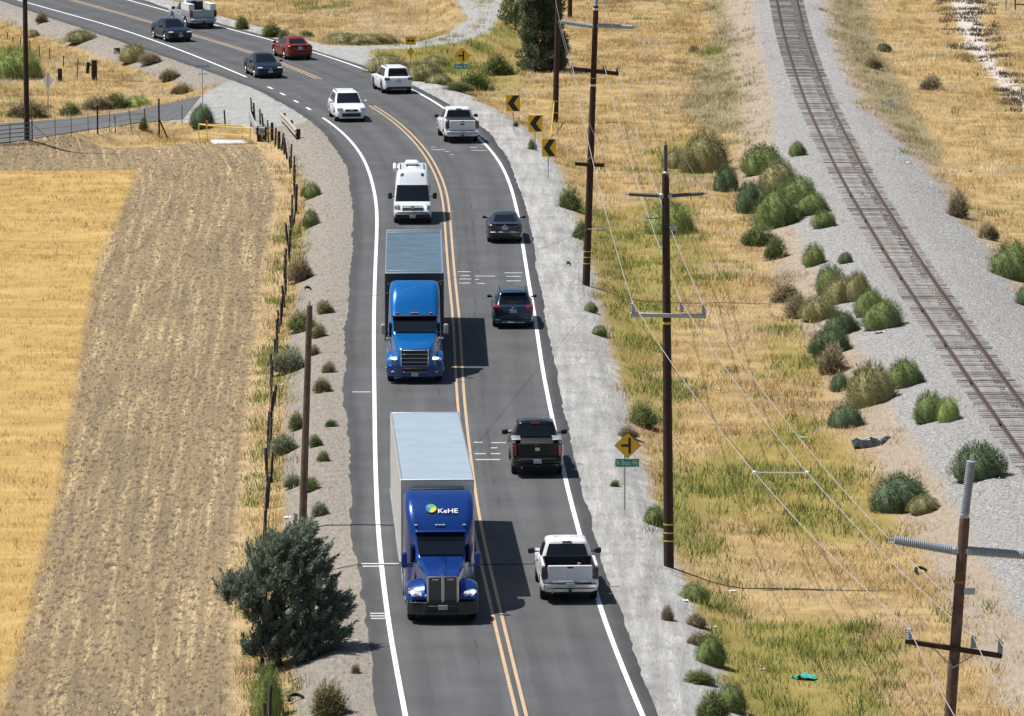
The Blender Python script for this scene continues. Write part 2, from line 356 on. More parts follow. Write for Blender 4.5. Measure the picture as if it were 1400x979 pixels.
    vor = N('ShaderNodeTexVoronoi'); vor.inputs['Scale'].default_value = 9; L(tc.outputs['Position'], vor.inputs['Vector'])
    ball = mix(ramp(vor.outputs['Distance'], [(.25, (1, 1, 1)), (.75, (0, 0, 0))]), ramp(fine, [(.3, (.19, .18, .17)), (.7, (.32, .30, .285))], (.92, .93, .93)), ramp(fine, [(.3, (.34, .325, .305)), (.7, (.50, .48, .455))], (1.0, 1.02, 1.03)))
    c = mix(zone('z_ballast', 1.0, .3), c, ball)
    c = mix(zone('z_stain', .25, .12), c, ramp(fine, [(.3, (.05, .045, .042)), (.7, (.15, .135, .12))]))
    c = mix(zone('z_creek', 2.2, .15, -.5), c, ramp(fine, [(.3, (.50, .44, .38)), (.7, (.68, .62, .55))]))
    c = mix(zone('z_apron', .5, .25), c, lgrav_like(N, L, noise, ramp))
    L(c, b.inputs['Base Color'])
    bp = N('ShaderNodeBump'); bp.inputs['Strength'].default_value = .9; bp.inputs['Distance'].default_value = .12
    L(fine, bp.inputs['Height']); L(bp.outputs[0], b.inputs['Normal'])
    return m
def lgrav_like(N, L, noise, ramp):
    return ramp(noise(1.6, 9, .75, (1, .3, 1)), [(.3, (.27, .295, .275)), (.6, (.42, .41, .39)), (.8, (.50, .485, .46))])
me = np_mesh('ground', np.stack([xv, yv, hv], 1), gfaces, ground_mat(), smooth=True)
def fattr(name, vals):
    a = me.attributes.new(name, 'FLOAT', 'POINT'); a.data.foreach_set('value', np.clip(vals, -30, 30).astype(np.float32))
YBACK = flat(300, 200, _D)[1]
ZN['green'] = np.max([ZN[k] for k in GREENS], 0)
_field = np.minimum(ZN['fence'] - .2, YBACK + 3 * (vnoise(xv, yv, 4, 9) - .5) - yv)
ZN['plow'] = np.minimum(_field, -ZN['straw'] + .2)
fattr('z_green', ZN['green']); fattr('z_olive', np.maximum(ZN['olive'], ZN['scrub'])); fattr('z_straw', ZN['straw']); fattr('z_plow', ZN['plow'])
fattr('z_strip', np.minimum(ZN['fence'] + .1, 1.15 - ZN['fence']) * np.where(yv < Y_FTOP, 1, 0) - np.where(yv < Y_FTOP, 0, 3))
fattr('z_dirt', np.where(ZN['e'] < 0, bal_l(yv) + 1.9 + ZN['e'], bal_r(yv) + .9 - ZN['e']))
fattr('z_gravel', np.minimum(2.7 - ZN['or'], ZN['or'] + 3)); fattr('z_lgravel', np.minimum(2.5 - ZN['ol'], ZN['ol'] + 3))
fattr('z_ballast', np.where(ZN['e'] < 0, bal_l(yv) + ZN['e'], bal_r(yv) - ZN['e'])); fattr('furrow_lat', ZN['fence']); fattr('z_stain', .20 - np.abs(ZN['e'] - .50)); fattr('z_creek', ZN['creek']); fattr('z_apron', np.maximum(ZN['apron'], np.maximum(ZN['turnout'], ZN['side'] - .6)))
ground = ob('ground', me); tag(ground, 'dry rolling ground with fields, gravel and ballast', kind='structure')

# ------------------------------------------------------------------ road
def road_mat(name, side=False):
    m = bpy.data.materials.new(name); nt, b = nodes_of(m); N = nt.nodes.new; L = nt.links.new
    g = N('ShaderNodeNewGeometry'); b.inputs['Roughness'].default_value = .85; b.inputs['Specular IOR Level'].default_value = .25
    def noise(s, d, vec=None):
        n = N('ShaderNodeTexNoise'); n.inputs['Scale'].default_value = s; n.inputs['Detail'].default_value = d; L(vec or g.outputs['Position'], n.inputs['Vector']); return n.outputs['Fac']
    def mr(f, a, bb, c, d):
        r = N('ShaderNodeMapRange'); L(f, r.inputs[0]); r.inputs[1].default_value = a; r.inputs[2].default_value = bb; r.inputs[3].default_value = c; r.inputs[4].default_value = d; return r.outputs[0]
    def mul(a, bb):
        x = N('ShaderNodeMath'); x.operation = 'MULTIPLY'; L(a, x.inputs[0]); L(bb, x.inputs[1]); return x.outputs[0]
    v = mul(mr(noise(40, 4), .3, .7, .86, 1.12), mr(noise(.35, 5), .3, .7, .86, 1.12))
    if not side:
        a = N('ShaderNodeAttribute'); a.attribute_name = 'lane'      # lateral place inside the lane, metres from its middle
        cb = N('ShaderNodeCombineXYZ'); L(a.outputs['Fac'], cb.inputs[0]); sp = N('ShaderNodeSeparateXYZ'); L(g.outputs['Position'], sp.inputs[0])
        ym = N('ShaderNodeMath'); ym.operation = 'MULTIPLY'; L(sp.outputs[1], ym.inputs[0]); ym.inputs[1].default_value = .03; L(ym.outputs[0], cb.inputs[1])
        v = mul(v, mr(noise(2.2, 4, cb.outputs[0]), .3, .7, .90, 1.1))
        ab = N('ShaderNodeMath'); ab.operation = 'ABSOLUTE'; L(a.outputs['Fac'], ab.inputs[0])
        tr = N('ShaderNodeMath'); tr.operation = 'SUBTRACT'; L(ab.outputs[0], tr.inputs[0]); tr.inputs[1].default_value = .9
        t2 = N('ShaderNodeMath'); t2.operation = 'ABSOLUTE'; L(tr.outputs[0], t2.inputs[0])
        v = mul(v, mr(t2.outputs[0], 0, .6, .89, 1.06))              # darker wheel tracks
        e = N('ShaderNodeAttribute'); e.attribute_name = 'edge'
        v = mul(v, mr(e.outputs['Fac'], .35, .75, .66, 1.0))          # newer, darker asphalt along the edge
    s = N('ShaderNodeVectorMath'); s.operation = 'SCALE'; s.inputs[0].default_value = (.098, .0985, .100) if not side else (.125, .126, .127); L(v, s.inputs['Scale'])
    L(s.outputs[0], b.inputs['Base Color'])
    bp = N('ShaderNodeBump'); bp.inputs['Strength'].default_value = .25; bp.inputs['Distance'].default_value = .02; L(noise(60, 3), bp.inputs['Height']); L(bp.outputs[0], b.inputs['Normal'])
    return m
RY = np.concatenate([np.arange(120, 200, 2.), np.arange(200, 520, .4), np.arange(520, 890, 4.)])
RZ = 0.03
us = np.array([0, .015, .05, .1, .2, .3, .4, .5, .6, .7, .8, .9, .95, .985, 1.0])
pl, pr = X_PL(RY) - .07 * (vnoise(RY, RY * 0, .9, 3) - .5) * 2 - .16 * (vnoise(RY, RY * 0, 6, 4) - .5) - .04 * (vnoise(RY, RY * 0, 2.7, 14) - .5), X_PR(RY) + .05 * (vnoise(RY, RY * 0, .9, 6) - .5) * 2 + .12 * (vnoise(RY, RY * 0, 4, 16) - .5)
rx = pl[:, None] * (1 - us) + pr[:, None] * us; ry = np.repeat(RY[:, None], len(us), 1); rz = np.full_like(rx, RZ); rz[:, 0] = -.03; rz[:, -1] = -.03
n = len(us); ii = (np.arange(len(RY) - 1)[:, None] * n + np.arange(n - 1)).ravel()
rme = np_mesh('road', np.stack([rx.ravel(), ry.ravel(), rz.ravel()], 1), np.stack([ii, ii + 1, ii + n + 1, ii + n], 1), road_mat('road_asphalt'), smooth=True)
cl = X_CL(RY)[:, None]; lw = X_LW(RY)[:, None]; rw = X_RW(RY)[:, None]
lane = np.where(rx < cl, rx - (cl + lw) / 2, rx - (cl + rw) / 2)
a = rme.attributes.new('lane', 'FLOAT', 'POINT'); a.data.foreach_set('value', lane.ravel().astype(np.float32))
a = rme.attributes.new('edge', 'FLOAT', 'POINT'); a.data.foreach_set('value', np.minimum(rx - pl[:, None], pr[:, None] - rx).ravel().astype(np.float32))
road = tag(ob('road', rme), 'two lane asphalt road curving away to the left', kind='structure')
def worn(name, col):
    return mat(name, col, .7, var=.20, scale=5, detail=10)
FAINT_P = worn('faint_road_paint', (.48, .48, .47)); WHITE_P = worn('white_road_paint', (.78, .78, .77)); YELLOW_P = worn('yellow_road_paint', (.52, .36, .215))
def stripe(name, fn, y0, y1, wd, m, z=RZ + .006, off=0.0, step=1.5):
    ys = np.arange(y0, y1 + 1e-6, min(step, y1 - y0)); c = cosh_(fn, ys); xs = fn(ys) + off / c
    b = MB(); b.grid([[(x - wd / 2 / cc, y, z), (x + wd / 2 / cc, y, z)] for x, y, cc in zip(xs, ys, c)])
    return b.build(name, m, road, smooth=None)
Ygap0, Ygap1 = flat(440.5, 160)[1], flat(337.5, 106)[1]
stripe('edge_line', X_LW, 125, Ygap0, .17, WHITE_P); stripe('edge_line', X_LW, Ygap1, 780, .17, WHITE_P)
for p in ((422.5, 149), (405.5, 139), (388, 129), (371, 120.5)):
    yy = flat(*p)[1]; stripe('dash', X_LW, yy - .9, yy + .9, .17, WHITE_P)
stripe('edge_line', X_RW, 125, 780, .17, WHITE_P)
for s in (-.15, .15):
    stripe('centre_line', X_CL, 125, flat(505, 142.5)[1], .115, YELLOW_P, off=s); stripe('centre_line', X_CL, flat(437, 109)[1], 780, .115, YELLOW_P, off=s)
def tick(x0, y, x1, y1=None, wd=.24):
    A, B = flat(x0, y), flat(x1, y1 or y); b = MB()
    b.grid([[(A[0], A[1] - wd / 2, RZ + .007), (A[0], A[1] + wd / 2, RZ + .007)], [(B[0], B[1] - wd / 2, RZ + .007), (B[0], B[1] + wd / 2, RZ + .007)]])
    b.build('paint_mark', FAINT_P, road, smooth=None)
for q in [(482,537,507),(494,772,545),(496,775.5,520),(506,840,526),(506,843.5,527),(507,847,528),(626,372.5,643),(628,378,642),(628,382.5,644),(628,388,643),(650,378.5,677),(649,383,655),(653,388.5,663),(690,374,714),(692,379,712),(692,385,712),(648,606,660),(672,606.5,692),(671,613.5,680),(649,621.5,664),(671,621.5,684),(650,629.5,684),(590,205.5,608),(589,202,595),(608,208,614),(642,202.5,652),(644,206.5,666),(615,212,620),(658,198,664)]:
    tick(*q)
rr0 = random.Random(11); TAR = mat('tar_seam', (.05, .05, .052), .7)
for off0, y0_, y1_ in ((.95, 238, 330), (1.35, 300, 345), (-.95, 205, 300)):
    Yq = y0_
    while Yq < y1_:
        ln_ = rr0.uniform(.8, 3.5); stripe('tar_seam', X_CL, Yq, Yq + ln_, rr0.uniform(.03, .07), TAR, RZ + .004, off0 + rr0.uniform(-.05, .05), .8); Yq += ln_ + rr0.uniform(.6, 5)
# side road on the left
sp = [p for p in PG['side']]
ups = [(-520,206),(-150,182),(15,168),(115,160.5),(175,153),(232,141),(275,131)]; lows = [(-520,252),(-150,221),(0,197),(75,185),(130,176.5),(185,168.5),(250,163)]
U, Lw = np.array([flat(*p) for p in ups]), np.array([flat(*p) for p in lows])
b = MB(); tt = np.linspace(0, len(ups) - 1, 60)
rows = []
for t in tt:
    i = min(int(t), len(ups) - 2); k = t - i; A = U[i] * (1 - k) + U[i + 1] * k; B = Lw[i] * (1 - k) + Lw[i + 1] * k
    rows.append([(*(A * (1 - s) + B * s), .02) for s in np.linspace(0, 1, 6)])
b.grid(rows); side_road = b.build('side_road', road_mat('side_asphalt', True), None); tag(side_road, 'narrow grey asphalt side road joining from the left', kind='structure')

# ------------------------------------------------------------------ railway
def track_frame(Y, side=0.0):
    x = float(X_TC(Y)); dx = float(X_TC(Y + 1) - X_TC(Y - 1)) / 2; t = Vector((dx, 1, 0)).normalized()
    return Vector((x, Y, 0)), t, Vector((t.y, -t.x, 0))
TZ = 0.15
rail_m = mat('rusty_rail', (.10, .062, .052), .6, .3, var=.25, scale=4)
tie_ms = [wood('weathered_tie', (.20, .185, .17)), wood('dark_tie', (.12, .105, .095)), wood('pale_tie', (.29, .275, .26))]
track = thing('railway_track', (float(X_TC(300)), 300, TZ), 'single rusty railway track on grey ballast curving past the road', 'railway track')
T0 = Vector(track.location)
tie_me = []
for k, m_ in enumerate(tie_ms):
    b = MB(); b.box((0, 0, .04), (2.55, .225, .14), .02); tie_me.append(b.mesh('tie', m_, 30))
ys = []; Y = 236.0
while Y < 505: ys.append(Y); Y += .60 * track_frame(Y)[1].y
rest = MB()
for i, Y in enumerate(ys):
    p, t, r = track_frame(Y); ang = math.atan2(r.y, r.x) + random.uniform(-.04, .04); k = random.choices((0, 1, 2), (6, 2, 3))[0]
    if i < 300:
        ob('tie', tie_me[k], track, p + r * random.uniform(-.06, .06) + Vector((0, 0, TZ - .082 + random.uniform(-.018, .018))) - T0, (0, 0, ang))
    else:
        rest.box(p + Vector((0, 0, TZ - .044 + random.uniform(-.015, .015))) - T0, (2.55, .225, .14), 0, Matrix.Rotation(ang, 3, 'Z'))
for Y in np.arange(140, 235.5, .6):
    p, t, r = track_frame(Y); rest.box(p + Vector((0, 0, TZ - .044 + random.uniform(-.015, .015))) - T0, (2.55, .225, .14), 0, Matrix.Rotation(math.atan2(r.y, r.x), 3, 'Z'))
o = rest.build('distant_ties', tie_ms[0], track, None); o['kind'] = 'stuff'
for s in (-1, 1):
    rows = []
    for Y in np.arange(138, 620, 2.0):
        p, t, r = track_frame(Y); c = p + r * s * .755 + Vector((0, 0, TZ + .06)) - T0
        rows.append([c + r * a + Vector((0, 0, z)) for a, z in ((-.07, 0), (-.02, .03), (-.018, .11), (-.036, .125), (-.036, .165), (.036, .165), (.036, .125), (.018, .11), (.02, .03), (.07, 0))])
    b = MB(); b.loft(rows); b.build('rail', rail_m, track, 30)
for k in range(9):     # joint bars on the rail
    Y = 245 + k * 11.9; p, t, r = track_frame(Y); b = MB(); b.box(p - r * .78 + Vector((0, 0, TZ + .14)) - T0, (.13, .7, .13), .02, Matrix.Rotation(math.atan2(r.y, r.x), 3, 'Z')); b.build('joint_bar', BLACK, track)

# ------------------------------------------------------------------ scattered ground cover
def sample(n, y0=186, y1=520, x0=-62, x1=66):
    y = RNG.uniform(y0, y1, n); x = RNG.uniform(x0, x1, n)
    u, v = to_px(x, y); k = (u > -140) & (u < 1560) & (v > -60) & (v < 1090)
    return x[k], y[k]
def blades(name, label, x, y, h, col, nb=7, spread=.14, width=.022, lean=.5, vary=.25, cat=None, m=None):
    n = len(x)
    if n == 0: return None
    z0 = height(x, y) - .02
    bx = np.repeat(x, nb) + RNG.normal(0, spread, n * nb); by = np.repeat(y, nb) + RNG.normal(0, spread * 1.4, n * nb); bz = np.repeat(z0, nb)
    hh = np.repeat(h, nb) * RNG.uniform(.55, 1.15, n * nb); th = RNG.uniform(0, 2 * np.pi, n * nb); ln = RNG.uniform(.1, 1, n * nb) * lean * hh
    px_, py_ = np.cos(th), np.sin(th); ph = RNG.uniform(0, np.pi, n * nb); wx, wy = np.cos(ph) * width, np.sin(ph) * width * .5
    V = np.empty((n * nb, 3, 3)); V[:, 0] = np.stack([bx - wx, by - wy, bz], 1); V[:, 1] = np.stack([bx + wx, by + wy, bz], 1)
    V[:, 2] = np.stack([bx + px_ * ln, by + py_ * ln, bz + hh], 1)
    c = np.repeat(col, nb, 0) * RNG.uniform(1 - vary, 1 + vary, (n * nb, 1)); C = np.repeat(c[:, None, :], 3, 1)
    me_ = np_mesh(name, V.reshape(-1, 3), np.arange(n * nb * 3).reshape(-1, 3), m or GRASS, C.reshape(-1, 3))
    return tag(ob(name, me_), label, cat, kind='stuff')
def stones(name, label, x, y, r, col, flat_=.6):
    n = len(x); z0 = height(x, y)
    O = np.array([(1, 0, 0), (0, 1, 0), (-1, 0, 0), (0, -1, 0), (0, 0, 1)], float); Fc = np.array([(0, 1, 4), (1, 2, 4), (2, 3, 4), (3, 0, 4)])
    P = O[None] * RNG.uniform(.6, 1.3, (n, 5, 1)) * r[:, None, None]; P[:, :, 2] *= flat_; a = RNG.uniform(0, 6.28, n); ca, sa = np.cos(a)[:, None], np.sin(a)[:, None]
    X = P[:, :, 0] * ca - P[:, :, 1] * sa; Yq = P[:, :, 0] * sa + P[:, :, 1] * ca
    V = np.stack([X + x[:, None], Yq + y[:, None], P[:, :, 2] + z0[:, None] - .01], 2)
    Fa = (Fc[None] + (np.arange(n) * 5)[:, None, None]).reshape(-1, 3)
    C = np.repeat(col[:, None, :], 5, 1).reshape(-1, 3)
    return tag(ob(name, np_mesh(name, V.reshape(-1, 3), Fa, STONE, C)), label, kind='stuff')
def pal(n, cols, w=None):
    cols = np.array(cols); i = RNG.choice(len(cols), n, p=w); return cols[i]
STRAW = [(.60, .43, .20), (.68, .51, .27), (.55, .38, .17), (.72, .57, .34)]; STRAW = [tuple(np.array(q) * (.92, .85, .66)) for q in STRAW]
TAN = [(.46, .31, .135), (.55, .39, .175), (.40, .265, .115), (.60, .44, .21), (.36, .245, .12)]; TAN = [tuple(np.array(q) * (1.1, 1.02, .78)) for q in TAN]
GRN = [(.19, .205, .06), (.27, .255, .085), (.16, .18, .06), (.36, .30, .12), (.22, .23, .075)]; GRN = [tuple(np.array(q) * (1.08, 1.22, .85)) for q in GRN]
x, y = sample(150000); z = zones(x, y); k = (z['straw'] > RNG.exponential(.35, len(x)) * -1.0 + .1 + .5 * (vnoise(x, y, 2.2, 24) - .5)); x, y = x[k], y[k]
kk = RNG.random(len(x)) < (.45 + .55 * vnoise(x * .4, y, 2.5, 21)); x, y = x[kk], y[kk]
nz = vnoise(x * .35, y * 1.3, 3, 22)[:, None]; c = pal(len(x), STRAW) * (.86 + .26 * nz)
blades('straw_field_grass', 'golden uncut dry grass filling the left field', x, y, .10 + .13 * vnoise(x, y, 4, 23) + RNG.uniform(0, .06, len(x)), c, 14, .20, .011, 1.3, .12)
# stubble and clods on the mown strip
x, y = sample(240000); z = zones(x, y); f = np.minimum(z['fence'], YBACK - y); k = (f > .1) & (z['straw'] < -.1); x, y, f = x[k], y[k], f[k]
st = vnoise(f * 2.6, y * .06, 1.0, 31); kk = RNG.random(len(x)) < .22 + .45 * (st > .52); xs, ys_, sk = x[kk], y[kk], st[kk]
c = pal(len(xs), [(.46, .36, .22), (.36, .28, .18), (.56, .44, .27), (.28, .22, .145), (.66, .54, .36)]) * (.75 + .5 * sk[:, None])
blades('mown_stubble', 'mown stubble on the bare strip of field', xs, ys_, RNG.uniform(.03, .10, len(xs)), c, 5, .14, .025, 1.6, .3)
kk = (RNG.random(len(x)) < .5 * vnoise(x, y, 5, 33) ** 1.2) ; xs, ys_ = x[kk][:40000], y[kk][:40000]
stones('field_clods', 'clods of turned earth on the mown strip', xs, ys_, RNG.uniform(.025, .075, len(xs)) * RNG.uniform(.6, 1.5, len(xs)), pal(len(xs), [(.16, .125, .09), (.24, .19, .13), (.12, .095, .07), (.32, .25, .175)]), 1.0)
# dry grass and green weeds everywhere else off the gravel
x, y = sample(330000); z = zones(x, y); gmax = np.max([z[k_] for k_ in GREENS], 0)
offroad = ((z['or'] > 1.9 + 1.7 * vnoise(x, y, 1.6, 41)) | ((z['ol'] > 1.7 + 1.2 * vnoise(x, y, 1.5, 42)) & ((z['fence'] < .9) | (y > YBACK))))
offroad &= (np.maximum(z['side'], z['apron']) < -.15) & ((z['turnout'] < -.15 + .5 * (vnoise(x, y, 2, 77) - .3)) | ((z['turnout'] > .8) & (y > 432) & (RNG.random(len(x)) < .5))) & ~((z['fence'] > .9) & (y < YBACK - 1.0))
offroad &= ~((z['creek'] > -.4 + 1.2 * vnoise(x, y, 1.2, 46)))
e = np.abs(z['e']); bare = (e < np.where(z['e'] < 0, bal_l(y) + 1.5, bal_r(y) + .3) + 2.4 * (vnoise(x, y, 2.5, 43) - .5)) & (RNG.random(len(x)) > .015 + .2 * (e > bal_l(y) + .2)); offroad &= ~bare
x, y = x[offroad], y[offroad]; z = {k_: v[offroad] for k_, v in z.items()}; gmax = gmax[offroad]
gn = .55 * vnoise(x, y * .6, 3.2, 44) + .45 * vnoise(x, y * .6, 1.1, 45)
verge = np.clip(1.2 - np.abs(z['or'] - 4.3) / 2.2, 0, 1) * (y < 345) * .16 + np.clip(1.4 - np.abs(z['ol'] - 3.2) / 1.2, 0, 1) * (z['ol'] > 0) * (y < 345) * .30
isg = RNG.random(len(x)) < sstep(.50, .70, gn + verge + np.clip(gmax * .07, -.17, .15))
pat = vnoise(x, y * .5, 4.5, 47); dens = np.clip(1.5 * (.6 * vnoise(x, y * .6, 2.4, 48) + .4 * vnoise(x, y * .6, .9, 58)) - .16, .06, 1); dens = np.where(z['e'] > 5, dens * .8, dens)
dens = np.where((z['ol'] > 0) & (z['ol'] < 5) & (y < 345), np.clip(dens * 1.7, .2, 1), dens)
keep = RNG.random(len(x)) < dens
right_straw = z['e'] > 6
kd = keep & ~isg
c = pal(len(x), TAN); c2 = pal(len(x), STRAW); wgt = np.clip((pat - .42) * 3 + .7 * right_straw, 0, 1)[:, None]; c3 = pal(len(x), [(.74, .58, .36), (.80, .65, .43), (.66, .51, .31)]); w3 = sstep(.52, .72, .6 * vnoise(x, y * .45, 3.4, 71) + .4 * vnoise(x, y * .6, 1.0, 72))[:, None]; c4 = pal(len(x), [(.30, .20, .105), (.38, .26, .14), (.25, .17, .10)]); w4 = sstep(.58, .74, vnoise(x, y * .5, 2.7, 73))[:, None] * .8; c = c * (1 - w4) + c4 * w4; cc = (c * (1 - wgt) + c2 * wgt); cc = cc * (1 - w3) + c3 * w3; cc = cc * (.70 + .42 * vnoise(x, y * .6, 2.6, 49)[:, None] + .1 * right_straw[:, None])
cc = np.where((np.maximum(z['olive'], z['scrub']) > RNG.uniform(-.6, .6, len(x)))[:, None], pal(len(x), [(.27, .235, .11), (.38, .32, .16), (.22, .195, .10), (.46, .38, .20)]), cc)
hh = .08 + .34 * (.5 * vnoise(x, y, 2.2, 50) + .5 * vnoise(x, y, .8, 57)) ** 1.4 + RNG.uniform(0, .10, len(x)) + .22 * (RNG.random(len(x)) < .04)
blades('dry_grass', 'dry tan grass between road and railway and beyond', x[kd], y[kd], hh[kd], cc[kd], 11, .22, .012, 1.1, .18)
kg = keep & isg; cg = pal(len(x), GRN) * (.75 + .5 * vnoise(x, y, 1.0, 51)[:, None])
blades('green_weeds', 'low green weeds growing through the dry grass', x[kg], y[kg], (hh[kg] * 1.1 + .04) * (.55 + .9 * vnoise(x[kg], y[kg], 1.1, 59)), cg[kg], 13, .24, .015, .8, .25)
# ballast stones, shoulder gravel
x, y = sample(420000, x0=0); z = zones(x, y); k = (np.abs(z['e']) < np.where(z['e'] < 0, bal_l(y), bal_r(y)) + .2 + .8 * (vnoise(x, y, 2, 52) - .5)); x, y = x[k][:80000], y[k][:80000]
g = RNG.uniform(.22, .60, len(x))[:, None] * np.array([(1, .98, .955)]) * (.75 + .4 * vnoise(x, y * .4, 3, 75)[:, None]); 
stones('ballast_stones', 'loose pale grey ballast stones along the railway', x, y, RNG.uniform(.02, .05, len(x)), g, .8)
x, y = sample(160000, x0=-45, x1=40); z = zones(x, y); k = ((z['or'] > .1) & (z['or'] < 2.9)) | ((z['ol'] > .02) & (z['ol'] < 2.6)); pe = RNG.random(len(x)) < np.where((z['ol'] > 0) & (z['ol'] < .35), .9, .28); k &= pe; x, y, zr = x[k], y[k], z['or'][k]
g = RNG.uniform(.22, .55, len(x))[:, None] * np.array([(1, .975, .94)])
stones('shoulder_gravel', 'loose gravel stones on the road shoulders', x, y, RNG.uniform(.015, .055, len(x)), g, .6)
y = RNG.uniform(232, 505, 15000); x = X_TC(y) + RNG.uniform(.30, .72, len(y)) / cosh_(X_TC, y); k = RNG.random(len(y)) < .25 + .75 * vnoise(y, y * 0, 3, 61); x, y = x[k], y[k]
stones('oil_stained_ballast', 'dark oily stones lying along the inside of the right rail', x, y, RNG.uniform(.05, .10, len(x)), RNG.uniform(.05, .16, len(x))[:, None] * np.array([(1, .95, .9)]), .7)
# dark tufts and stones in the dry creek
x, y = sample(60000, x0=15); z = zones(x, y); k = (np.abs(z['creek'] - .3) < 1.0) & (vnoise(x, y, 1.6, 55) > .52); x, y = x[k], y[k]
blades('creek_weeds', 'dark weeds along the pale dry creek bed', x, y, RNG.uniform(.15, .4, len(x)), pal(len(x), [(.11, .085, .06), (.16, .13, .08), (.2, .16, .09)]), 10, .2, .04, 1.0, .3)

# ------------------------------------------------------------------ bushes
def bush_mesh(seed, kind='dome', n=4200, cols=GRN):
    """irregular mound of fine twigs and leaves made of a few overlapping lobes, about unit width and height"""
    r = np.random.default_rng(seed); spray = kind == 'spray'; m = int(r.integers(3, 6)) if spray else int(r.integers(2, 4)); n = n if spray else 8000
    lc = np.stack([r.uniform(-.24, .24, m), r.uniform(-.24, .24, m), np.zeros(m)], 1); lc[0] = 0; lr = r.uniform(.20, .34, m); lr[0] = .38 if spray else .44; lh = lr * r.uniform(1.5, 2.3, m); lh[0] = .86
    w_ = lr ** 2; li = r.choice(m, n, p=w_ / w_.sum())
    u = r.uniform(0, 2 * np.pi, n); sn = r.uniform(0, 1, n); el = np.arcsin(sn); rad = r.uniform(.1, 1, n) ** .38
    d = np.stack([np.cos(u) * np.cos(el), np.sin(u) * np.cos(el), sn], 1)
    if not spray: rad = r.uniform(.80, 1.0, n)
    p = lc[li] + d * (rad * (1 + .12 * np.sin(5 * u + 3 * li + 4 * el)))[:, None] * np.stack([lr[li], lr[li], lh[li]], 1)
    up = d * np.array([.55, .55, .45]) + np.array([0, 0, .30]) + r.normal(0, .10, (n, 3))
    if spray: up = d * np.array([.9, .9, .6]) + np.array([0, 0, .25]) + r.normal(0, .5, (n, 3))
    ln = r.uniform(.04, .10, n) * np.where(r.random(n) < .05, 1.8 if spray else 1.2, 1) * (1 if spray else .8); ph = r.uniform(0, np.pi, n); w = .0055 if not spray else .011
    s = np.stack([np.cos(ph), np.sin(ph) * .7, np.sin(ph * 2) * .2], 1) * w * r.uniform(.7, 1.6, (n, 1))
    tip = p + up * ln[:, None] + r.normal(0, .015, (n, 3)); b0 = p - up * ln[:, None] * .6
    V = np.stack([b0 - s, b0 + s, tip], 1); V[:, :, 2] = np.maximum(V[:, :, 2], -.03)
    tone = r.uniform(.88, 1.12, m)[li]
    cc = np.array(cols)[r.integers(0, len(cols), n)] * r.uniform(.78, 1.22, (n, 1)) * tone[:, None]; dry = r.random(n) < (.12 if spray else .02); cc[dry] = np.array([.34, .27, .16]) * r.uniform(.7, 1.2, (dry.sum(), 1))
    C = np.repeat(cc[:, None], 3, 1)
    return np_mesh('bush_leaves', V.reshape(-1, 3), np.arange(n * 3).reshape(-1, 3), LEAF, C.reshape(-1, 3))
BG = [(.16, .205, .065), (.20, .24, .08), (.135, .18, .06)]; BD = [(.105, .15, .075), (.13, .175, .085), (.09, .13, .065)]
BO = [(.26, .24, .10), (.32, .28, .13), (.21, .20, .09)]; BB = [(.30, .24, .15), (.24, .20, .12), (.38, .30, .18)]; BL = [(.26, .31, .08), (.22, .28, .08), (.31, .34, .12)]; BP = [(.22, .25, .16), (.28, .30, .21), (.17, .2, .12)]
BK = {}
for key, cols, knd in (('green', BG, 'dome'), ('dark', BD, 'dome'), ('olive', BO, 'dome'), ('brown', BB, 'spray'), ('lime', BL, 'dome'), ('leafy', BG, 'spray'), ('pale', BP, 'spray'), ('yellowish', BO, 'spray')):
    BK[key] = [bush_mesh(len(key) * 7 + 13 * v_ + ord(key[0]), knd, 4200, cols) for v_ in range(5)]
CORES = {}
for key, cols in (('green', BG), ('dark', BD), ('olive', BO), ('brown', BB), ('lime', BL), ('leafy', BG), ('pale', BP), ('yellowish', BO)):
    _b = MB(); _b.prof((0, 0, -.05), (0, 0, 1), [(0, .36), (.2, .39), (.45, .34), (.65, .24), (.78, .10), (.82, .02)], 11)
    CORES[key] = _b.mesh('inner_twigs', mat(key + '_inner_twigs', tuple(np.mean(cols, 0)), .95, var=.4, scale=14, bump=.6), 60)
def bush(px, y0, y1, wpx, key, label, name='roadside_bush', group=None, cat='bush'):
    p = G(px, y1 - (y1 - y0) * .10); s = scale_at(p); wd = wpx / s; ht = (y1 - y0) * 1.04 / s
    t = thing(name, p, label, cat, random.uniform(0, 6.28), group); t.scale = (wd * 1.22, wd * 1.22, max(ht, .25) * (1.18 if name == 'thistle_bush' else .95)); t.scale = (t.scale.x * 1.16, t.scale.y * 1.16, t.scale.z) if name == 'thistle_bush' else t.scale
    ob('foliage', random.choice(BK[key]), t); ob('inner_twigs', CORES[key], t, sc=(.98, .98, .95) if key in ('green', 'dark', 'olive', 'lime') else (.55, .55, .6)); return t
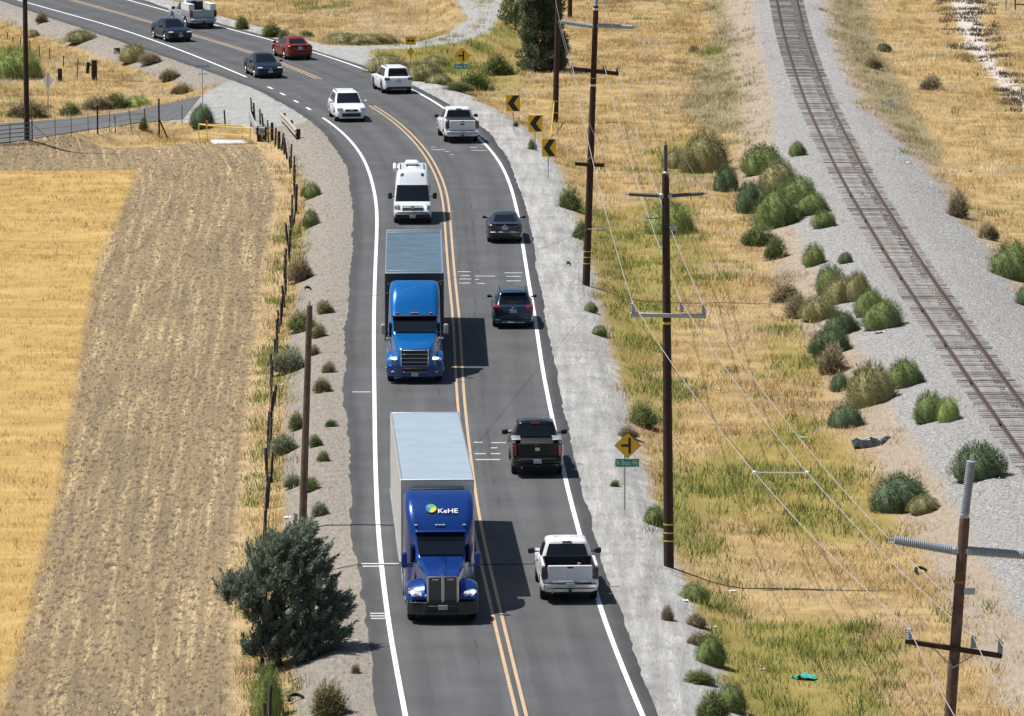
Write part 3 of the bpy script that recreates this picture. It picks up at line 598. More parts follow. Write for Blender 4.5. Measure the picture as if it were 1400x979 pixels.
BUSHES = [
 (1043,202,239,52,'green','green dome bush at the top of the large clump left of the track'),
 (993,231,264,30,'dark','dark bush at the left tip of the large trackside clump'),
 (1064,224,262,50,'olive','olive bush in the middle of the large trackside clump'),
 (1092,245,279,46,'green','green bush on the right flank of the large trackside clump'),
 (1061,262,313,56,'green','tall round bush at the bottom of the large trackside clump'),
 (1026,254,293,38,'dark','dark bush on the left flank of the large trackside clump'),
 (1110,266,294,40,'green','low green bush at the right end of the large trackside clump'),
 (1126,291,312,30,'green','small green bush just below the large trackside clump'),
 (1090,196,214,20,'green','tiny green bush above the large trackside clump'),
 (1038,308,338,44,'leafy','ragged green bush below the large clump at the straw edge'),
 (1062,327,356,30,'leafy','small ragged green bush beside the straw below the large clump'),
 (1113,337,365,28,'green','small round green bush alone between the two trackside clumps'),
 (1156,347,361,18,'dark','tiny grey green plant on ballast between the two clumps'),
 (1135,367,402,38,'green','dark green bush at the top of the lower trackside clump'),
 (1152,382,414,44,'olive','olive bush second in the lower trackside clump'),
 (1172,377,412,32,'olive','yellow olive bush near the ballast in the lower trackside clump'),
 (1188,398,433,38,'green','green bush third along the lower trackside clump'),
 (1207,412,451,50,'green','round green bush at the lower end of the trackside clump'),
 (1071,388,415,40,'brown','brownish dry bush at the straw edge left of the lower clump'),
 (1090,405,436,36,'brown','dull brown bush beside the dry straw edge'),
 (1120,408,438,46,'olive','grey olive bush between brown bush and dark bushes'),
 (1150,430,459,40,'dark','dark bush upper one of the dark pair'),
 (1136,452,486,50,'dark','dark round bush lower one of the dark pair'),
 (1138,475,512,40,'brown','brown dead bush below the dark pair'),
 (1191,503,557,60,'olive','largest round grey green bush on the bare dirt'),
 (1237,495,530,42,'green','round green bush on ballast beside the largest round bush'),
 (1271,540,578,40,'green','dark half of the two tone bush near the rail'),
 (1297,546,578,28,'lime','lime green half of the two tone bush near the rail'),
 (1148,513,536,24,'dark','small dark bush left of the largest round bush'),
 (1157,555,586,42,'dark','dark bush at the weed edge below the largest round bush'),
 (1338,612,656,66,'dark','dark bush on the ballast behind the nearest pole top'),
 (1230,654,699,72,'dark','wide bush on dirt left of the nearest pole'),
 (1263,680,702,38,'olive','small olive bush touching the wide bush left of the nearest pole'),
 (1386,335,386,58,'green','green bush beyond the track at the right edge'),
 (1402,395,420,26,'dark','small dark bush beyond the track at the right edge'),
 (965,186,240,58,'olive','loose olive bush on the tan slope above the mid pole'),
 (925,205,232,30,'olive','small olive bush beside the mid pole top'),
 (915,283,322,60,'lime','bright weedy bush behind the mid pole crossarm'),
]
for px_, a_, b_, w_, k_, l_ in BUSHES: bush(px_, a_, b_, w_, k_, l_, 'thistle_bush', 'round bushes beside the railway')
SHOULDER = [
 (427,248,272,26,'green','green shrub by the fence top opposite the silver van'),
 (425,285,312,24,'green','green shrub by the fence beside the first trailer'),
 (404,310,322,16,'lime','tiny lime weed by the fence'),
 (412,345,388,34,'brown','straw coloured dead weed by the fence'),
 (443,408,430,26,'yellowish','olive shrub right of the short pole top'),
 (412,420,455,46,'leafy','broad green shrub behind the short pole top'),
 (436,440,462,26,'yellowish','yellow green shrub beside the short pole below the olive one'),
 (430,470,486,18,'brown','brown dry tuft beside the short pole'),
 (450,492,510,22,'brown','brown dry tuft alone on the gravel slope'),
 (440,515,537,30,'yellowish','yellowish shrub on the gravel right of the short pole'),
 (398,470,512,44,'pale','pale grey green weed mat left of the short pole'),
 (406,560,590,24,'leafy','leafy green weed left of the short pole'),
 (452,572,584,16,'leafy','small dark weed alone on the gravel slope'),
 (388,590,622,44,'pale','pale weed mat near the fence below the short pole middle'),
 (430,592,612,22,'leafy','small green weed touching the short pole'),
 (442,614,632,18,'leafy','sparse weed on the gravel right of the short pole'),
 (426,650,672,30,'leafy','leafy weed at the lower part of the short pole'),
 (437,684,706,28,'pale','pale leafy weed near the base of the short pole'),
 (424,706,730,24,'leafy','dark leafy weed at the foot of the short pole'),
 (401,645,668,26,'pale','grey green weed between fence and short pole'),
 (366,905,990,44,'lime','bright lime green feathery weed at the fence below the conifer'),
 (450,925,985,62,'yellowish','large yellow green shrub on the gravel below the conifer'),
 (487,905,922,14,'brown','tiny dry tuft at the asphalt edge below the conifer'),
 (417,255,268,14,'olive','tiny weed on gravel beside the upper fence'),
]
for q in SHOULDER: bush(*q, 'roadside_shrub', 'shrubs on the left shoulder')
RIGHT = [
 (727,187,206,14,'leafy','small green shrub under the middle arrow sign'),
 (705,165,174,8,'leafy','tiny shrub beside the farthest arrow sign'),
 (780,250,290,34,'leafy','leafy green shrub at the base left of the tall pole'),
 (795,300,330,26,'leafy','small green shrub close to the tall pole'),
 (808,412,428,18,'green','dark tuft at the gravel edge below the tall pole'),
 (820,444,460,22,'green','dark tuft second below the tall pole on the gravel edge'),
 (877,545,585,46,'leafy','green shrub on the gravel edge above the yellow diamond sign'),
 (858,580,600,30,'brown','dry brown shrub touching the yellow diamond sign'),
 (842,655,666,14,'leafy','tiny weed on gravel beside the sign post'),
 (895,690,720,30,'green','green tuft at the foot of the mid pole'),
 (950,795,824,42,'green','green shrub below the foot of the mid pole'),
 (913,825,850,20,'brown','thin straw tuft on the pale gravel'),
 (952,836,858,34,'brown','brown dead weed at the gravel edge'),
 (955,862,884,32,'brown','round brown tumbleweed at the gravel edge'),
 (972,862,912,44,'green','tall dark green shrub beside the tumbleweed'),
 (958,912,936,36,'leafy','low dark shrub on the gravel near the frame bottom'),
 (975,940,985,50,'leafy','large shrub at the gravel edge at the bottom of the frame'),
 (1000,930,975,44,'green','dark shrub behind the large one at the bottom of the frame'),
]
for q in RIGHT: bush(*q, 'roadside_shrub', 'shrubs on the right shoulder')
FAR = [
 (25,60,112,70,'lime','big bright green bush at the far left behind the tall pole'),(58,14,32,18,'brown','small grey bush on the far left shoulder'),
 (182,58,86,40,'olive','olive shrub at the shoulder behind the small marker'),(205,70,88,36,'brown','brown shrub at the shoulder right of the small marker'),(110,40,58,44,'olive','olive shrub on the left verge near the far curve'),(45,40,52,20,'olive','small olive shrub on the left verge'),
 (233,92,110,34,'brown','brown shrub right of the dry grass by the side road'),(250,112,130,34,'brown','low brown shrub by the street name post'),
 (160,125,150,40,'leafy','green shrub on the far verge of the side road'),(188,130,148,40,'lime','lime green shrub on the far verge of the side road'),(95,138,160,30,'leafy','green shrub on the verge behind the white diamond'),
 (130,128,152,44,'brown','grey brown dead brush on the side road verge'),(40,135,162,60,'brown','tan dead brush left of the white diamond'),
 (276,142,176,34,'dark','dark spiky shrub by the street name post foot'),(197,158,180,14,'leafy','thin green shrub on the wire fence'),
 (372,30,52,34,'leafy','green shrub on the verge behind the red sedan'),(390,38,56,16,'leafy','small green shrub behind the red sedan'),(420,40,52,18,'leafy','small dark shrub right of the red sedan'),
 (470,44,60,60,'olive','olive shrub on the far verge right of the red sedan'),(500,46,60,60,'olive','olive shrub on the verge above the turnout'),(520,45,59,50,'olive','olive shrub beside the turnout entrance'),
 (330,20,42,20,'leafy','small green weed on the far verge by the silver pickup'),(530,70,102,60,'olive','olive brush behind the white sport utility roof'),(580,82,112,60,'olive','olive brush left of the far yellow diamond'),
 (600,100,116,40,'olive','low olive brush at the gravel below the far yellow diamond'),(655,90,126,50,'leafy','green brush right of the far yellow diamond'),(680,72,104,44,'leafy','green brush near the dirt path'),(595,75,92,40,'olive','olive brush beside the double arrow sign'),
 (625,110,126,44,'leafy','green brush at the foot of the far yellow diamond'),
 (1193,75,95,26,'brown','rusty brown bush at the olive verge beyond the track'),(1208,58,72,20,'dark','small blue green bush beyond the track'),(1275,100,125,34,'brown','brown bush on the bright straw slope'),
 (1310,255,300,34,'brown','rusty brown bush at the ballast edge beyond the track'),(1350,300,330,30,'brown','reddish brown bush right of the ballast'),(948,60,72,18,'brown','small grey brown bush alone on the tan slope'),
]
for q in FAR: bush(*q, 'verge_bush', 'bushes on the far verges')

# ------------------------------------------------------------------ trees
def leaf_cloud(name, clumps, n_per, leaf, cols, seed, m=LEAF, up=(0, 0, .3)):
    """clumps: list of (centre, radius xyz, axis dir) -> many leaf sized faces"""
    r = np.random.default_rng(seed); VV, CC = [], []
    for c, rad, ax in clumps:
        n = n_per; d = r.normal(0, 1, (n, 3)); d /= np.linalg.norm(d, axis=1)[:, None]; p = np.array(c) + d * (r.uniform(.2, 1, (n, 1)) ** .6) * np.array(rad)
        g = np.array(ax) + d * .6 + r.normal(0, .25, (n, 3)) + np.array(up); g /= np.linalg.norm(g, axis=1)[:, None]
        s = np.cross(g, r.normal(0, 1, (n, 3))); s /= np.linalg.norm(s, axis=1)[:, None]; L_ = leaf * r.uniform(.6, 1.5, (n, 1))
        VV.append(np.stack([p - s * L_ * .22, p + s * L_ * .22, p + g * L_], 1))
        cc = np.array(cols)[r.integers(0, len(cols), n)] * r.uniform(.75, 1.3, (n, 1)) * r.uniform(.85, 1.15); CC.append(np.repeat(cc[:, None], 3, 1))
    V = np.concatenate(VV).reshape(-1, 3); return np_mesh(name, V, np.arange(len(V)).reshape(-1, 3), m, np.concatenate(CC).reshape(-1, 3))
bark = wood('bark', (.07, .05, .035))
# conifer by the left shoulder
p = G(383, 912); s = scale_at(p); k = 1 / s
con = thing('conifer_tree', p, 'blue green conifer with feathery plumes leaning over the left shoulder', 'tree')
def R_(px, py, dy): return Vector(((px - 383) * k, dy, (912 - py) * k * 1.01))
b = MB(); trunk_pts = [R_(383, 914, 0), R_(372, 870, 0), R_(378, 830, .1), R_(390, 770, .1), R_(398, 742, 0)]
for i in range(4): b.cyl(trunk_pts[i], trunk_pts[i + 1], .13 - .027 * i, .10 - .022 * i, 9)
for e in (R_(335, 826, -.3), R_(345, 800, .2), R_(430, 840, 0), R_(440, 800, .3), R_(360, 880, -.2), R_(350, 862, .3)): b.cyl(trunk_pts[2] + Vector((0, 0, -.3)), e, .05, .02, 6)
b.build('trunk', bark, con)
lobes = [(405,748,30,26),(370,770,34,30),(415,775,36,30),(385,800,44,34),(430,805,34,32),(350,800,26,30),(330,820,24,26),(320,812,16,16),(435,840,34,32),(400,835,42,36),(445,868,24,26),(415,872,40,30),(375,880,34,24),(352,892,26,18),(400,898,40,18),(430,893,30,18),(360,850,20,20),(392,760,24,24),(455,835,16,20)]
rr = random.Random(3)
def plume_tree(name, plumes, n_leaf, leaf, cols, seed):
    """feathery plumes: leaf sprays strung along short curved axes"""
    r = np.random.default_rng(seed); VV, CC = [], []
    for c0, ax, ln, wd in plumes:
        n = n_leaf; t = r.uniform(0, 1, n); ax = np.array(ax) / np.linalg.norm(ax); g0 = np.array(c0) + np.outer(t * ln, ax); g0[:, 2] += .10 * ln * t * t
        d = r.normal(0, 1, (n, 3)); d -= np.outer(d @ ax, ax); d /= np.linalg.norm(d, axis=1)[:, None]; rw = wd * (1.05 - t) ** .7 * r.uniform(.1, 1, n)
        p_ = g0 + d * rw[:, None]; g = ax * .9 + d * .45 + r.normal(0, .2, (n, 3)); g /= np.linalg.norm(g, axis=1)[:, None]
        sd = np.cross(g, r.normal(0, 1, (n, 3))); sd /= np.linalg.norm(sd, axis=1)[:, None]; L_ = leaf * r.uniform(.6, 1.4, (n, 1))
        VV.append(np.stack([p_ - sd * L_ * .13, p_ + sd * L_ * .13, p_ + g * L_], 1)); cc = np.array(cols)[r.integers(0, len(cols), n)] * r.uniform(.8, 1.2, (n, 1)) * r.uniform(.8, 1.2); CC.append(np.repeat(cc[:, None], 3, 1))
    V = np.concatenate(VV).reshape(-1, 3); return np_mesh(name, V, np.arange(len(V)).reshape(-1, 3), LEAF, np.concatenate(CC).reshape(-1, 3))
pls = []
for (lx, ly, rw_, rh_) in lobes:
    for q in range(int(26 + rw_ * .8)):
        a_ = rr.uniform(0, 6.28); e_ = math.asin(rr.uniform(-.75, 1)); dv = Vector((math.cos(a_) * math.cos(e_), math.sin(a_) * math.cos(e_), math.sin(e_))); f_ = rr.uniform(.3, .9)
        c0 = R_(lx, ly, 0) + Vector((dv.x * rw_ * k, dv.y * max(rw_, rh_) * k * 1.2, dv.z * rh_ * k)) * f_
        pls.append((tuple(c0), (dv.x * .7 + .38, dv.y * .7, dv.z * .45 + .62), rr.uniform(.4, .7), rr.uniform(.10, .17)))
ob('crown', plume_tree('crown', pls, 95, .12, [(.17, .215, .155), (.21, .255, .19), (.135, .18, .125), (.27, .31, .24)], 5), con)
# dark broadleaf tree behind the far poles
p = G(742, 100); s = scale_at(p); k = 1 / s; p.y += 2.0
dt = thing('broadleaf_tree', p, 'dense dark green tree behind the poles near the top of the frame', 'tree')
b = MB(); b.cyl((0, 0, -.1), (.1, 0, 3.0), .22, .14, 9)
for a_ in range(7): b.cyl((0, 0, 1.0 + a_ * .25), (1.5 * math.cos(a_ * 2.4), 1.5 * math.sin(a_ * 2.4), 2.6 + a_ * .5), .08, .03, 6)
b.build('trunk', bark, dt)
cl_ = []
for q in range(330):
    zz = rr.uniform(.1, 7.8); wr = (1.42 + .22 * math.sin(zz * 1.3)) * (1 if zz < 6 else (8.2 - zz) / 2.2); a_ = rr.uniform(0, 6.28); ra = rr.uniform(.45, 1.0) * wr
    cl_.append(((ra * math.cos(a_) * 1.0, ra * math.sin(a_) * 1.15, zz), (.42, .42, .36), (math.cos(a_) * .5, math.sin(a_) * .5, .2)))
ob('crown', leaf_cloud('crown', cl_, 150, .15, [(.11, .135, .07), (.135, .16, .085), (.09, .115, .065), (.17, .185, .10)], 8), dt)
# smaller tree at the top edge left of it
p = G(705, 40); s = scale_at(p)
st_ = thing('young_tree', p, 'paler green young tree at the top left of the dark tree', 'tree')
b = MB(); b.cyl((0, 0, -.1), (0, 0, 1.6), .08, .04, 8)
for a_ in range(4): b.cyl((0, 0, .5), (.7 * math.cos(a_ * 1.6), .7 * math.sin(a_ * 1.6), 1.5), .04, .015, 6)
b.build('trunk', bark, st_)
cl_ = [((rr.gauss(0, .55), rr.gauss(0, .6), rr.uniform(.35, 2.3)), (.35, .35, .3), (0, 0, .4)) for q in range(40)]
ob('crown', leaf_cloud('crown', cl_, 120, .14, [(.18, .21, .08), (.22, .25, .10), (.15, .18, .07)], 9), st_)

# ------------------------------------------------------------------ vehicles (local +Y forward, +X right, origin on the ground mid-length)
_wheel_cache = {}
def wheel_mesh(r, w, rim_m):
    key = (round(r, 3), round(w, 3), rim_m.name)
    if key not in _wheel_cache:
        b = MB(); b.prof((-w / 2, 0, 0), (1, 0, 0), [(0, r * .62), (.0, r * .90), (w * .16, r), (w * .84, r), (w, r * .90), (w, r * .62)], 24); t = b.mesh('tyre', TYRE, 40)
        b = MB(); b.prof((w / 2 - .02, 0, 0), (1, 0, 0), [(0, r * .64), (.028, r * .64), (.03, r * .58), (.008, r * .54), (.008, r * .2), (.035, r * .16), (.035, .01)], 24)
        for k in range(5):
            a_ = k * 2 * math.pi / 5; b.box((w / 2 + .0, math.cos(a_) * r * .36, math.sin(a_) * r * .36), (.03, r * .42, r * .13), .008, Matrix.Rotation(a_, 3, 'X'))
        _wheel_cache[key] = (t, b.mesh('rim', rim_m, 40))
    return _wheel_cache[key]
def wheel(root, x, y, r, w, rim_m=RIM):
    t, m_ = wheel_mesh(r, w, rim_m); s = 1 if x > 0 else -1
    o = ob('wheel', t, root, (x, y, r), (0, 0, 0 if s > 0 else math.pi)); ob('rim', m_, o); return o
def lerp(a, b_, t): return a + (b_ - a) * t
def interp(pts, y):
    ps = sorted(pts); return float(np.interp(y, [q[0] for q in ps], [q[1] for q in ps]))
def ring_plan(hw, yf, yr, r, z, m_=9, kc=4, bow=.06):
    P = []
    r = min(r, hw * .8)
    def arc(cx, cy, a0, a1): return [(cx + r * math.cos(lerp(a0, a1, i / (kc + 1))), cy + r * math.sin(lerp(a0, a1, i / (kc + 1))), z) for i in range(1, kc + 1)]
    for i in range(m_): t = i / (m_ - 1); xx = lerp(-hw + r, hw - r, t); P.append((xx, yf + bow * (1 - (xx / hw) ** 2) - bow * (1 - ((hw - r) / hw) ** 2), z))
    P += arc(hw - r, yf - r, math.pi / 2, 0)
    for i in range(m_): t = i / (m_ - 1); P.append((hw, lerp(yf - r, yr + r, t), z))
    P += arc(hw - r, yr + r, 0, -math.pi / 2)
    for i in range(m_): t = i / (m_ - 1); xx = lerp(hw - r, -hw + r, t); P.append((xx, yr, z))
    P += arc(-hw + r, yr + r, -math.pi / 2, -math.pi)
    for i in range(m_): t = i / (m_ - 1); P.append((-hw, lerp(yr + r, yf - r, t), z))
    P += arc(-hw + r, yf - r, math.pi, math.pi / 2)
    return P
def cabin(root, c, body_m, glass_m=GLASS, win=((.04, .46), (.52, .93)), rear=True, front_t=(.05, .93), rear_t=(.12, .90), side_t=(.10, .86), roof_m=None):
    def at(t, o=0.0):
        cz = lerp(c['z0'], c['z1'], t); k = t ** 1.15
        return ring_plan(lerp(c['w0'], c['w1'], k) + o, lerp(c['f0'], c['f1'], t ** c.get('fp', 1)) + o, lerp(c['r0'], c['r1'], t ** c.get('rp', 1)) - o, lerp(c.get('rad', .22), c.get('rad1', .2), t), cz)
    b = MB(); rings = [at(t) for t in (0, .25, .5, .75, .93)]
    zt, cr = c['z1'], c.get('crown', .05)
    def top(ins, dz): return ring_plan(c['w1'] - ins, c['f1'] - ins * 1.2, c['r1'] + ins * 1.2, c.get('rad1', .2), zt + dz)
    rings += [top(.03, .0), top(.10, cr * .55), top(.30, cr), top(.55, cr * 1.15)]
    b.loft(rings); cab = b.build('cab', body_m, root, 50)
    n9, kc = 9, 4; o = .012; i0 = {'f': 0, 'r': n9 + kc, 'b': 2 * (n9 + kc), 'l': 3 * (n9 + kc)}
    def patch(name, side, t0, t1, a=0.0, z=1.0, ext=0):
        P = []
        for t in np.linspace(t0, t1, 5):
            R = at(float(t), o); base = i0[side]; seg = [R[(base + q) % len(R)] for q in range(-ext, n9 + ext)]
            if (a, z) != (0.0, 1.0):
                f_ = lambda u: tuple(lerp(seg[0][d], seg[-1][d], u) for d in range(3)); seg = [f_(lerp(a, z, q / 5)) for q in range(6)]
            P.append(seg)
        g = MB(); g.grid(P); return g.build(name, glass_m, root, 60)
    patch('windshield', 'f', *front_t, ext=2)
    if rear: patch('rear_window', 'b', *rear_t, ext=1)
    for (a_, z_) in win: patch('side_window', 'r', *side_t, a_, z_); patch('side_window', 'l', *side_t, 1 - z_, 1 - a_)
    return at
def lower(root, s, m_, name='body'):
    """car body shell below the belt line, with wheel arches"""
    L, hw, wy, r = s['L'], s['W'] / 2, s['axles'], s['r']; gc = s['gc']; ra = r + .065
    ys = set(np.linspace(-L / 2, L / 2, 40).tolist())
    for a_ in wy:
        ys |= set((a_ + ra * np.cos(np.linspace(0, np.pi, 15))).tolist()); ys |= {a_ + ra + .005, a_ - ra - .005}
    ys = sorted(y for y in ys if -L / 2 <= y <= L / 2); rings = []
    cl = s.get('corner', .55)
    def prof(y, ins=0.0, k=1.0):
        d = L / 2 - abs(y); h = hw * (1 - s.get('taper', .13) * max(0, 1 - d / cl) ** 2.2) - ins
        zb = gc + s.get('rise', .10) * max(0, 1 - d / .8) ** 1.5
        for a_ in wy:
            if abs(y - a_) < ra: zb = max(zb, r + math.sqrt(max(ra * ra - (y - a_) ** 2, 0)))
        zt = interp(s['top'], y); zb = min(zb, zt - .05)
        if k < 1: zc = lerp(zb, zt, .45); zb, zt = lerp(zc, zb, k), lerp(zc, zt, k)
        H_ = zt - zb
        half = [(0, zb), (.78 * h, zb), (.95 * h, zb + min(.05, .2 * H_)), (h, zb + .36 * H_), (.992 * h, zb + .62 * H_), (.955 * h, zt - .10 * H_), (.90 * h, zt - .02 * H_), (.78 * h, zt + .008), (.4 * h, zt + .02), (0, zt + .024)]
        return [(x, y, z) for x, z in half] + [(-x, y, z) for x, z in half[-2:0:-1]]
    e = .05
    rings = [prof(-L / 2, .07, .86)] + [prof(-L / 2 + .03, .02, .97)] + [prof(y) for y in ys if abs(y) < L / 2 - .07] + [prof(L / 2 - .03, .02, .97)] + [prof(L / 2, .07, .80)]
    rings[0] = [(x, -L / 2, z) for x, y, z in rings[0]]; rings[-1] = [(x, L / 2, z) for x, y, z in rings[-1]]
    b = MB(); b.loft(rings); o = b.build(name, m_, root, 42)
    b = MB()
    for a_ in wy: b.box((0, a_, r + .12), (s['W'] - .34, 2 * ra - .04, .6), .0)
    b.box((0, 0, gc + .05), (s['W'] - .3, L - .7, .12)); b.build('underbody', BLACK, root, None)
    return o
def bx(root, name, m_, c, size, b_=.02, rot=None, parent=None):
    g = MB(); g.box(c, size, b_, rot); return g.build(name, m_, parent or root, 40)
def both(root, name, m_, c, size, b_=.02, rz=0.0):
    for s in (-1, 1): bx(root, name, m_, (c[0] * s, c[1], c[2]), size, b_, Matrix.Rotation(rz * s, 3, 'Z'))
def mirrors(root, x, y, z, m_, sz=(.2, .1, .15), arm=.1):
    for s in (-1, 1):
        o = bx(root, 'mirror', m_, (s * (x + arm + sz[0] / 2), y, z), sz, .035); g = MB(); g.box((s * (x + arm / 2), y + .02, z - .03), (arm + .06, .05, .05), .01); g.build('mirror_arm', BLACK, o, 40)
def place(px, py, axle_y, toward, dx=0.0):
    """thing location and heading so that the axle at local axle_y stands at that pixel of the road"""
    x, y = flat(px, py); d = float(X_CL(y + 2) - X_CL(y - 2)) / 4; t = Vector((d, 1, 0)).normalized()
    if toward: t = -t
    rz = math.atan2(-t.x, t.y); return Vector((x, y, RZ + .002)) - t * axle_y, rz
def car(name, label, px, py, toward, body_m, kind, opt=None):
    opt = opt or {}
    if kind == 'sedan':
        s = dict(L=4.78, W=1.84, r=.335, gc=.20, axles=(1.42, -1.38), top=[(-2.39, .86), (-2.25, 1.0), (-1.9, 1.06), (-1.0, 1.0), (.9, .97), (1.35, .93), (2.0, .82), (2.28, .70), (2.39, .58)])
        c = dict(z0=.94, z1=1.43, f0=1.05, f1=.22, r0=-1.98, r1=-.98, w0=.80, w1=.58, rad=.26, rad1=.24, fp=.95, rp=.9)
        win = ((.05, .47), (.50, .86))
    elif kind == 'suv':
        s = dict(L=4.72, W=1.90, r=.36, gc=.24, axles=(1.40, -1.32), top=[(-2.36, 1.05), (-2.2, 1.12), (-1.0, 1.08), (.9, 1.06), (1.3, 1.02), (2.0, .92), (2.26, .80), (2.36, .66)])
        c = dict(z0=1.03, z1=1.66, f0=1.10, f1=.25, r0=-2.27, r1=-1.78, w0=.84, w1=.66, rad=.24, rad1=.20, rp=.8)
        win = ((.04, .34), (.37, .66), (.69, .90))
    elif kind == 'pickup':
        s = dict(L=opt.get('L', 5.85), W=2.03, r=.40, gc=.36, axles=(1.85, -1.72), top=[(-2.93, .90), (-2.8, .92), (-.72, .92), (-.70, 1.18), (.9, 1.20), (1.3, 1.17), (2.5, 1.08), (2.8, 1.0), (2.93, .85)], taper=.08, rise=.06)
        if opt.get('L'): k = opt['L'] / 5.85; s['axles'] = (1.85 * k, -1.72 * k); s['top'] = [(y * k, z) for y, z in s['top']]
        c = dict(z0=1.14, z1=1.86, f0=1.32, f1=.62, r0=-.74, r1=-.60, w0=.90, w1=.70, rad=.18, rad1=.17)
        win = ((.06, .50), (.54, .93)) if opt.get('crew', True) else ((.10, .85),)
        if not opt.get('crew', True): c.update(r0=-.55, r1=-.42)
    elif kind == 'van':
        s = dict(L=5.95, W=1.99, r=.36, gc=.26, axles=(1.98, -1.68), top=[(-2.97, 1.12), (1.4, 1.12), (1.9, 1.14), (2.3, 1.05), (2.75, .92), (2.97, .70)], corner=.4, taper=.1)
        c = dict(z0=1.06, z1=2.62, f0=2.06, f1=.95, r0=-2.95, r1=-2.88, w0=.955, w1=.80, rad=.16, rad1=.2, fp=1.0, crown=.07)
        win = ((.02, .20),)
    L, hw = s['L'], s['W'] / 2; fa, rb = s['axles']
    loc, rz = place(px, py, fa if toward else rb, toward)
    root = thing(name, loc, label, {'sedan': 'car', 'suv': 'suv', 'pickup': 'pickup truck', 'van': 'van'}[kind], rz + opt.get('turn', 0.0), 'vehicles on the road')
    lower(root, s, body_m)
    if kind == 'van': at = cabin(root, c, body_m, win=win, rear_t=(.15, .5), front_t=(.04, .56), side_t=(.06, .46))
    else: at = cabin(root, c, body_m, win=win, rear_t=(.10, .86) if kind != 'suv' else (.14, .86))
    rim = opt.get('rim', RIM)
    for y in s['axles']:
        for sx in (-1, 1): wheel(root, sx * (hw - .135), y, s['r'], .235, rim)
    fz = interp(s['top'], L / 2 - .12); rzt = interp(s['top'], -L / 2 + .1)
    tail = opt.get('tail', REDL); dark = opt.get('trim', BLACK)
    if kind == 'sedan':
        both(root, 'headlight', LAMP if opt.get('lit') else CLEARL, (hw * .72, L / 2 - .13, .70), (.36, .24, .13), .05, -.35)
        bx(root, 'grille', BLACK, (0, L / 2 - .005, .60), (.82, .05, .15), .02); bx(root, 'lower_intake', BLACK, (0, L / 2 - .03, .36), (1.25, .08, .16), .03)
        bx(root, 'badge', CHROME, (0, L / 2 + .03, .64), (.13, .02, .09), .02); bx(root, 'number_plate', PLATE, (0, L / 2 + .03, .47), (.31, .02, .155), .005)
        both(root, 'tail_light', tail, (hw * .70, -L / 2 + .10, .88), (.42, .20, .14), .04, .3)
        bx(root, 'number_plate', PLATE, (0, -L / 2 - .012, .80), (.31, .03, .155), .005); bx(root, 'rear_diffuser', BLACK, (0, -L / 2 + .04, .34), (1.35, .12, .16), .03)
        bx(root, 'bumper_crease', opt.get('crease', body_m), (0, -L / 2 + .01, .60), (1.52, .10, .05), .02); bx(root, 'boot_lip', body_m, (0, -L / 2 + .12, 1.02), (1.36, .16, .035), .015)
        bx(root, 'badge', CHROME, (0, -L / 2 - .005, .95), (.12, .03, .07), .02)
        mirrors(root, .86, .78, 1.02, opt.get('mirror', BLACK), arm=.06)
    if kind == 'suv':
        both(root, 'headlight', LAMP if opt.get('lit') else CLEARL, (hw * .74, L / 2 - .12, .84), (.34, .26, .15), .05, -.4)
        bx(root, 'grille', BLACK, (0, L / 2 + .0, .74), (.80, .06, .13), .02); bx(root, 'lower_intake', BLACK, (0, L / 2 - .02, .46), (1.15, .09, .22), .03); bx(root, 'badge', CHROME, (0, L / 2 + .035, .76), (.20, .02, .09), .03)
        both(root, 'fog_light', BLACK, (hw * .70, L / 2 - .10, .52), (.22, .12, .13), .03, -.3)
        bx(root, 'front_skirt', opt.get('skirt', BLACK), (0, L / 2 - .07, .29), (1.5, .14, .10), .03)
        both(root, 'tail_light', tail, (hw * .78, -L / 2 + .08, .98), (.34, .20, .20), .04, .25)
        bx(root, 'number_plate', PLATE, (0, -L / 2 - .012, .84), (.31, .03, .155), .005); bx(root, 'rear_bumper', opt.get('bumper', BLACK), (0, -L / 2 + .06, .38), (1.66, .20, .22), .05)
        bx(root, 'skid_plate', STEEL, (0, -L / 2 - .03, .32), (1.05, .05, .07), .02); bx(root, 'spoiler', body_m, (0, -1.85, 1.655), (1.18, .30, .05), .02)
        bx(root, 'wiper', BLACK, (.1, -2.20, 1.22), (.55, .02, .02), .005); bx(root, 'badge', CHROME, (0, -L / 2 - .005, 1.0), (.14, .03, .07), .02)
        mirrors(root, .90, .82, 1.14, opt.get('mirror', BLACK), arm=.06)
        for sx in (-1, 1):
            g = MB(); g.tube([(sx * .60, .0, 1.70), (sx * .62, -.2, 1.735), (sx * .62, -1.3, 1.735), (sx * .60, -1.55, 1.69)], .018, 6); g.build('roof_rail', opt.get('rails', BLACK), root)
    if kind == 'pickup':
        yb, yt = c['r0'] - .02, -L / 2; bedm = opt.get('bed', BLACK); htop = 1.36
        for sx in (-1, 1):
            g = MB(); g.loft([[(sx * (hw - .005 - a_), y, z) for a_, z in ((.02, .84), (0, 1.0), (.012, 1.22), (.035, htop), (.13, htop), (.14, .84))] for y in (yb, yt + .9, yt + .25, yt + .03)]); g.build('bed_side', body_m, root, 40)
        tg = bx(root, 'tailgate', body_m, (0, yt + .05, 1.10), (1.56, .07, .53), .025); bx(root, 'handle', BLACK, (0, yt + .012, opt.get('handle_z', 1.29)), (.22, .03, .06), .015, parent=tg)
        bx(root, 'bed_floor', bedm, (0, (yb + yt) / 2, .945), (1.66, yb - yt - .12, .03), 0)
        bx(root, 'bed_front', bedm, (0, yb - .03, 1.15), (1.68, .05, .40), 0)
        both(root, 'bed_liner', bedm, (hw - .165, (yb + yt) / 2, 1.14), (.03, yb - yt - .14, .40), 0)
        both(root, 'tail_light', tail, (hw - .105, yt + .04, 1.08), (.17, .10, .44), .03)
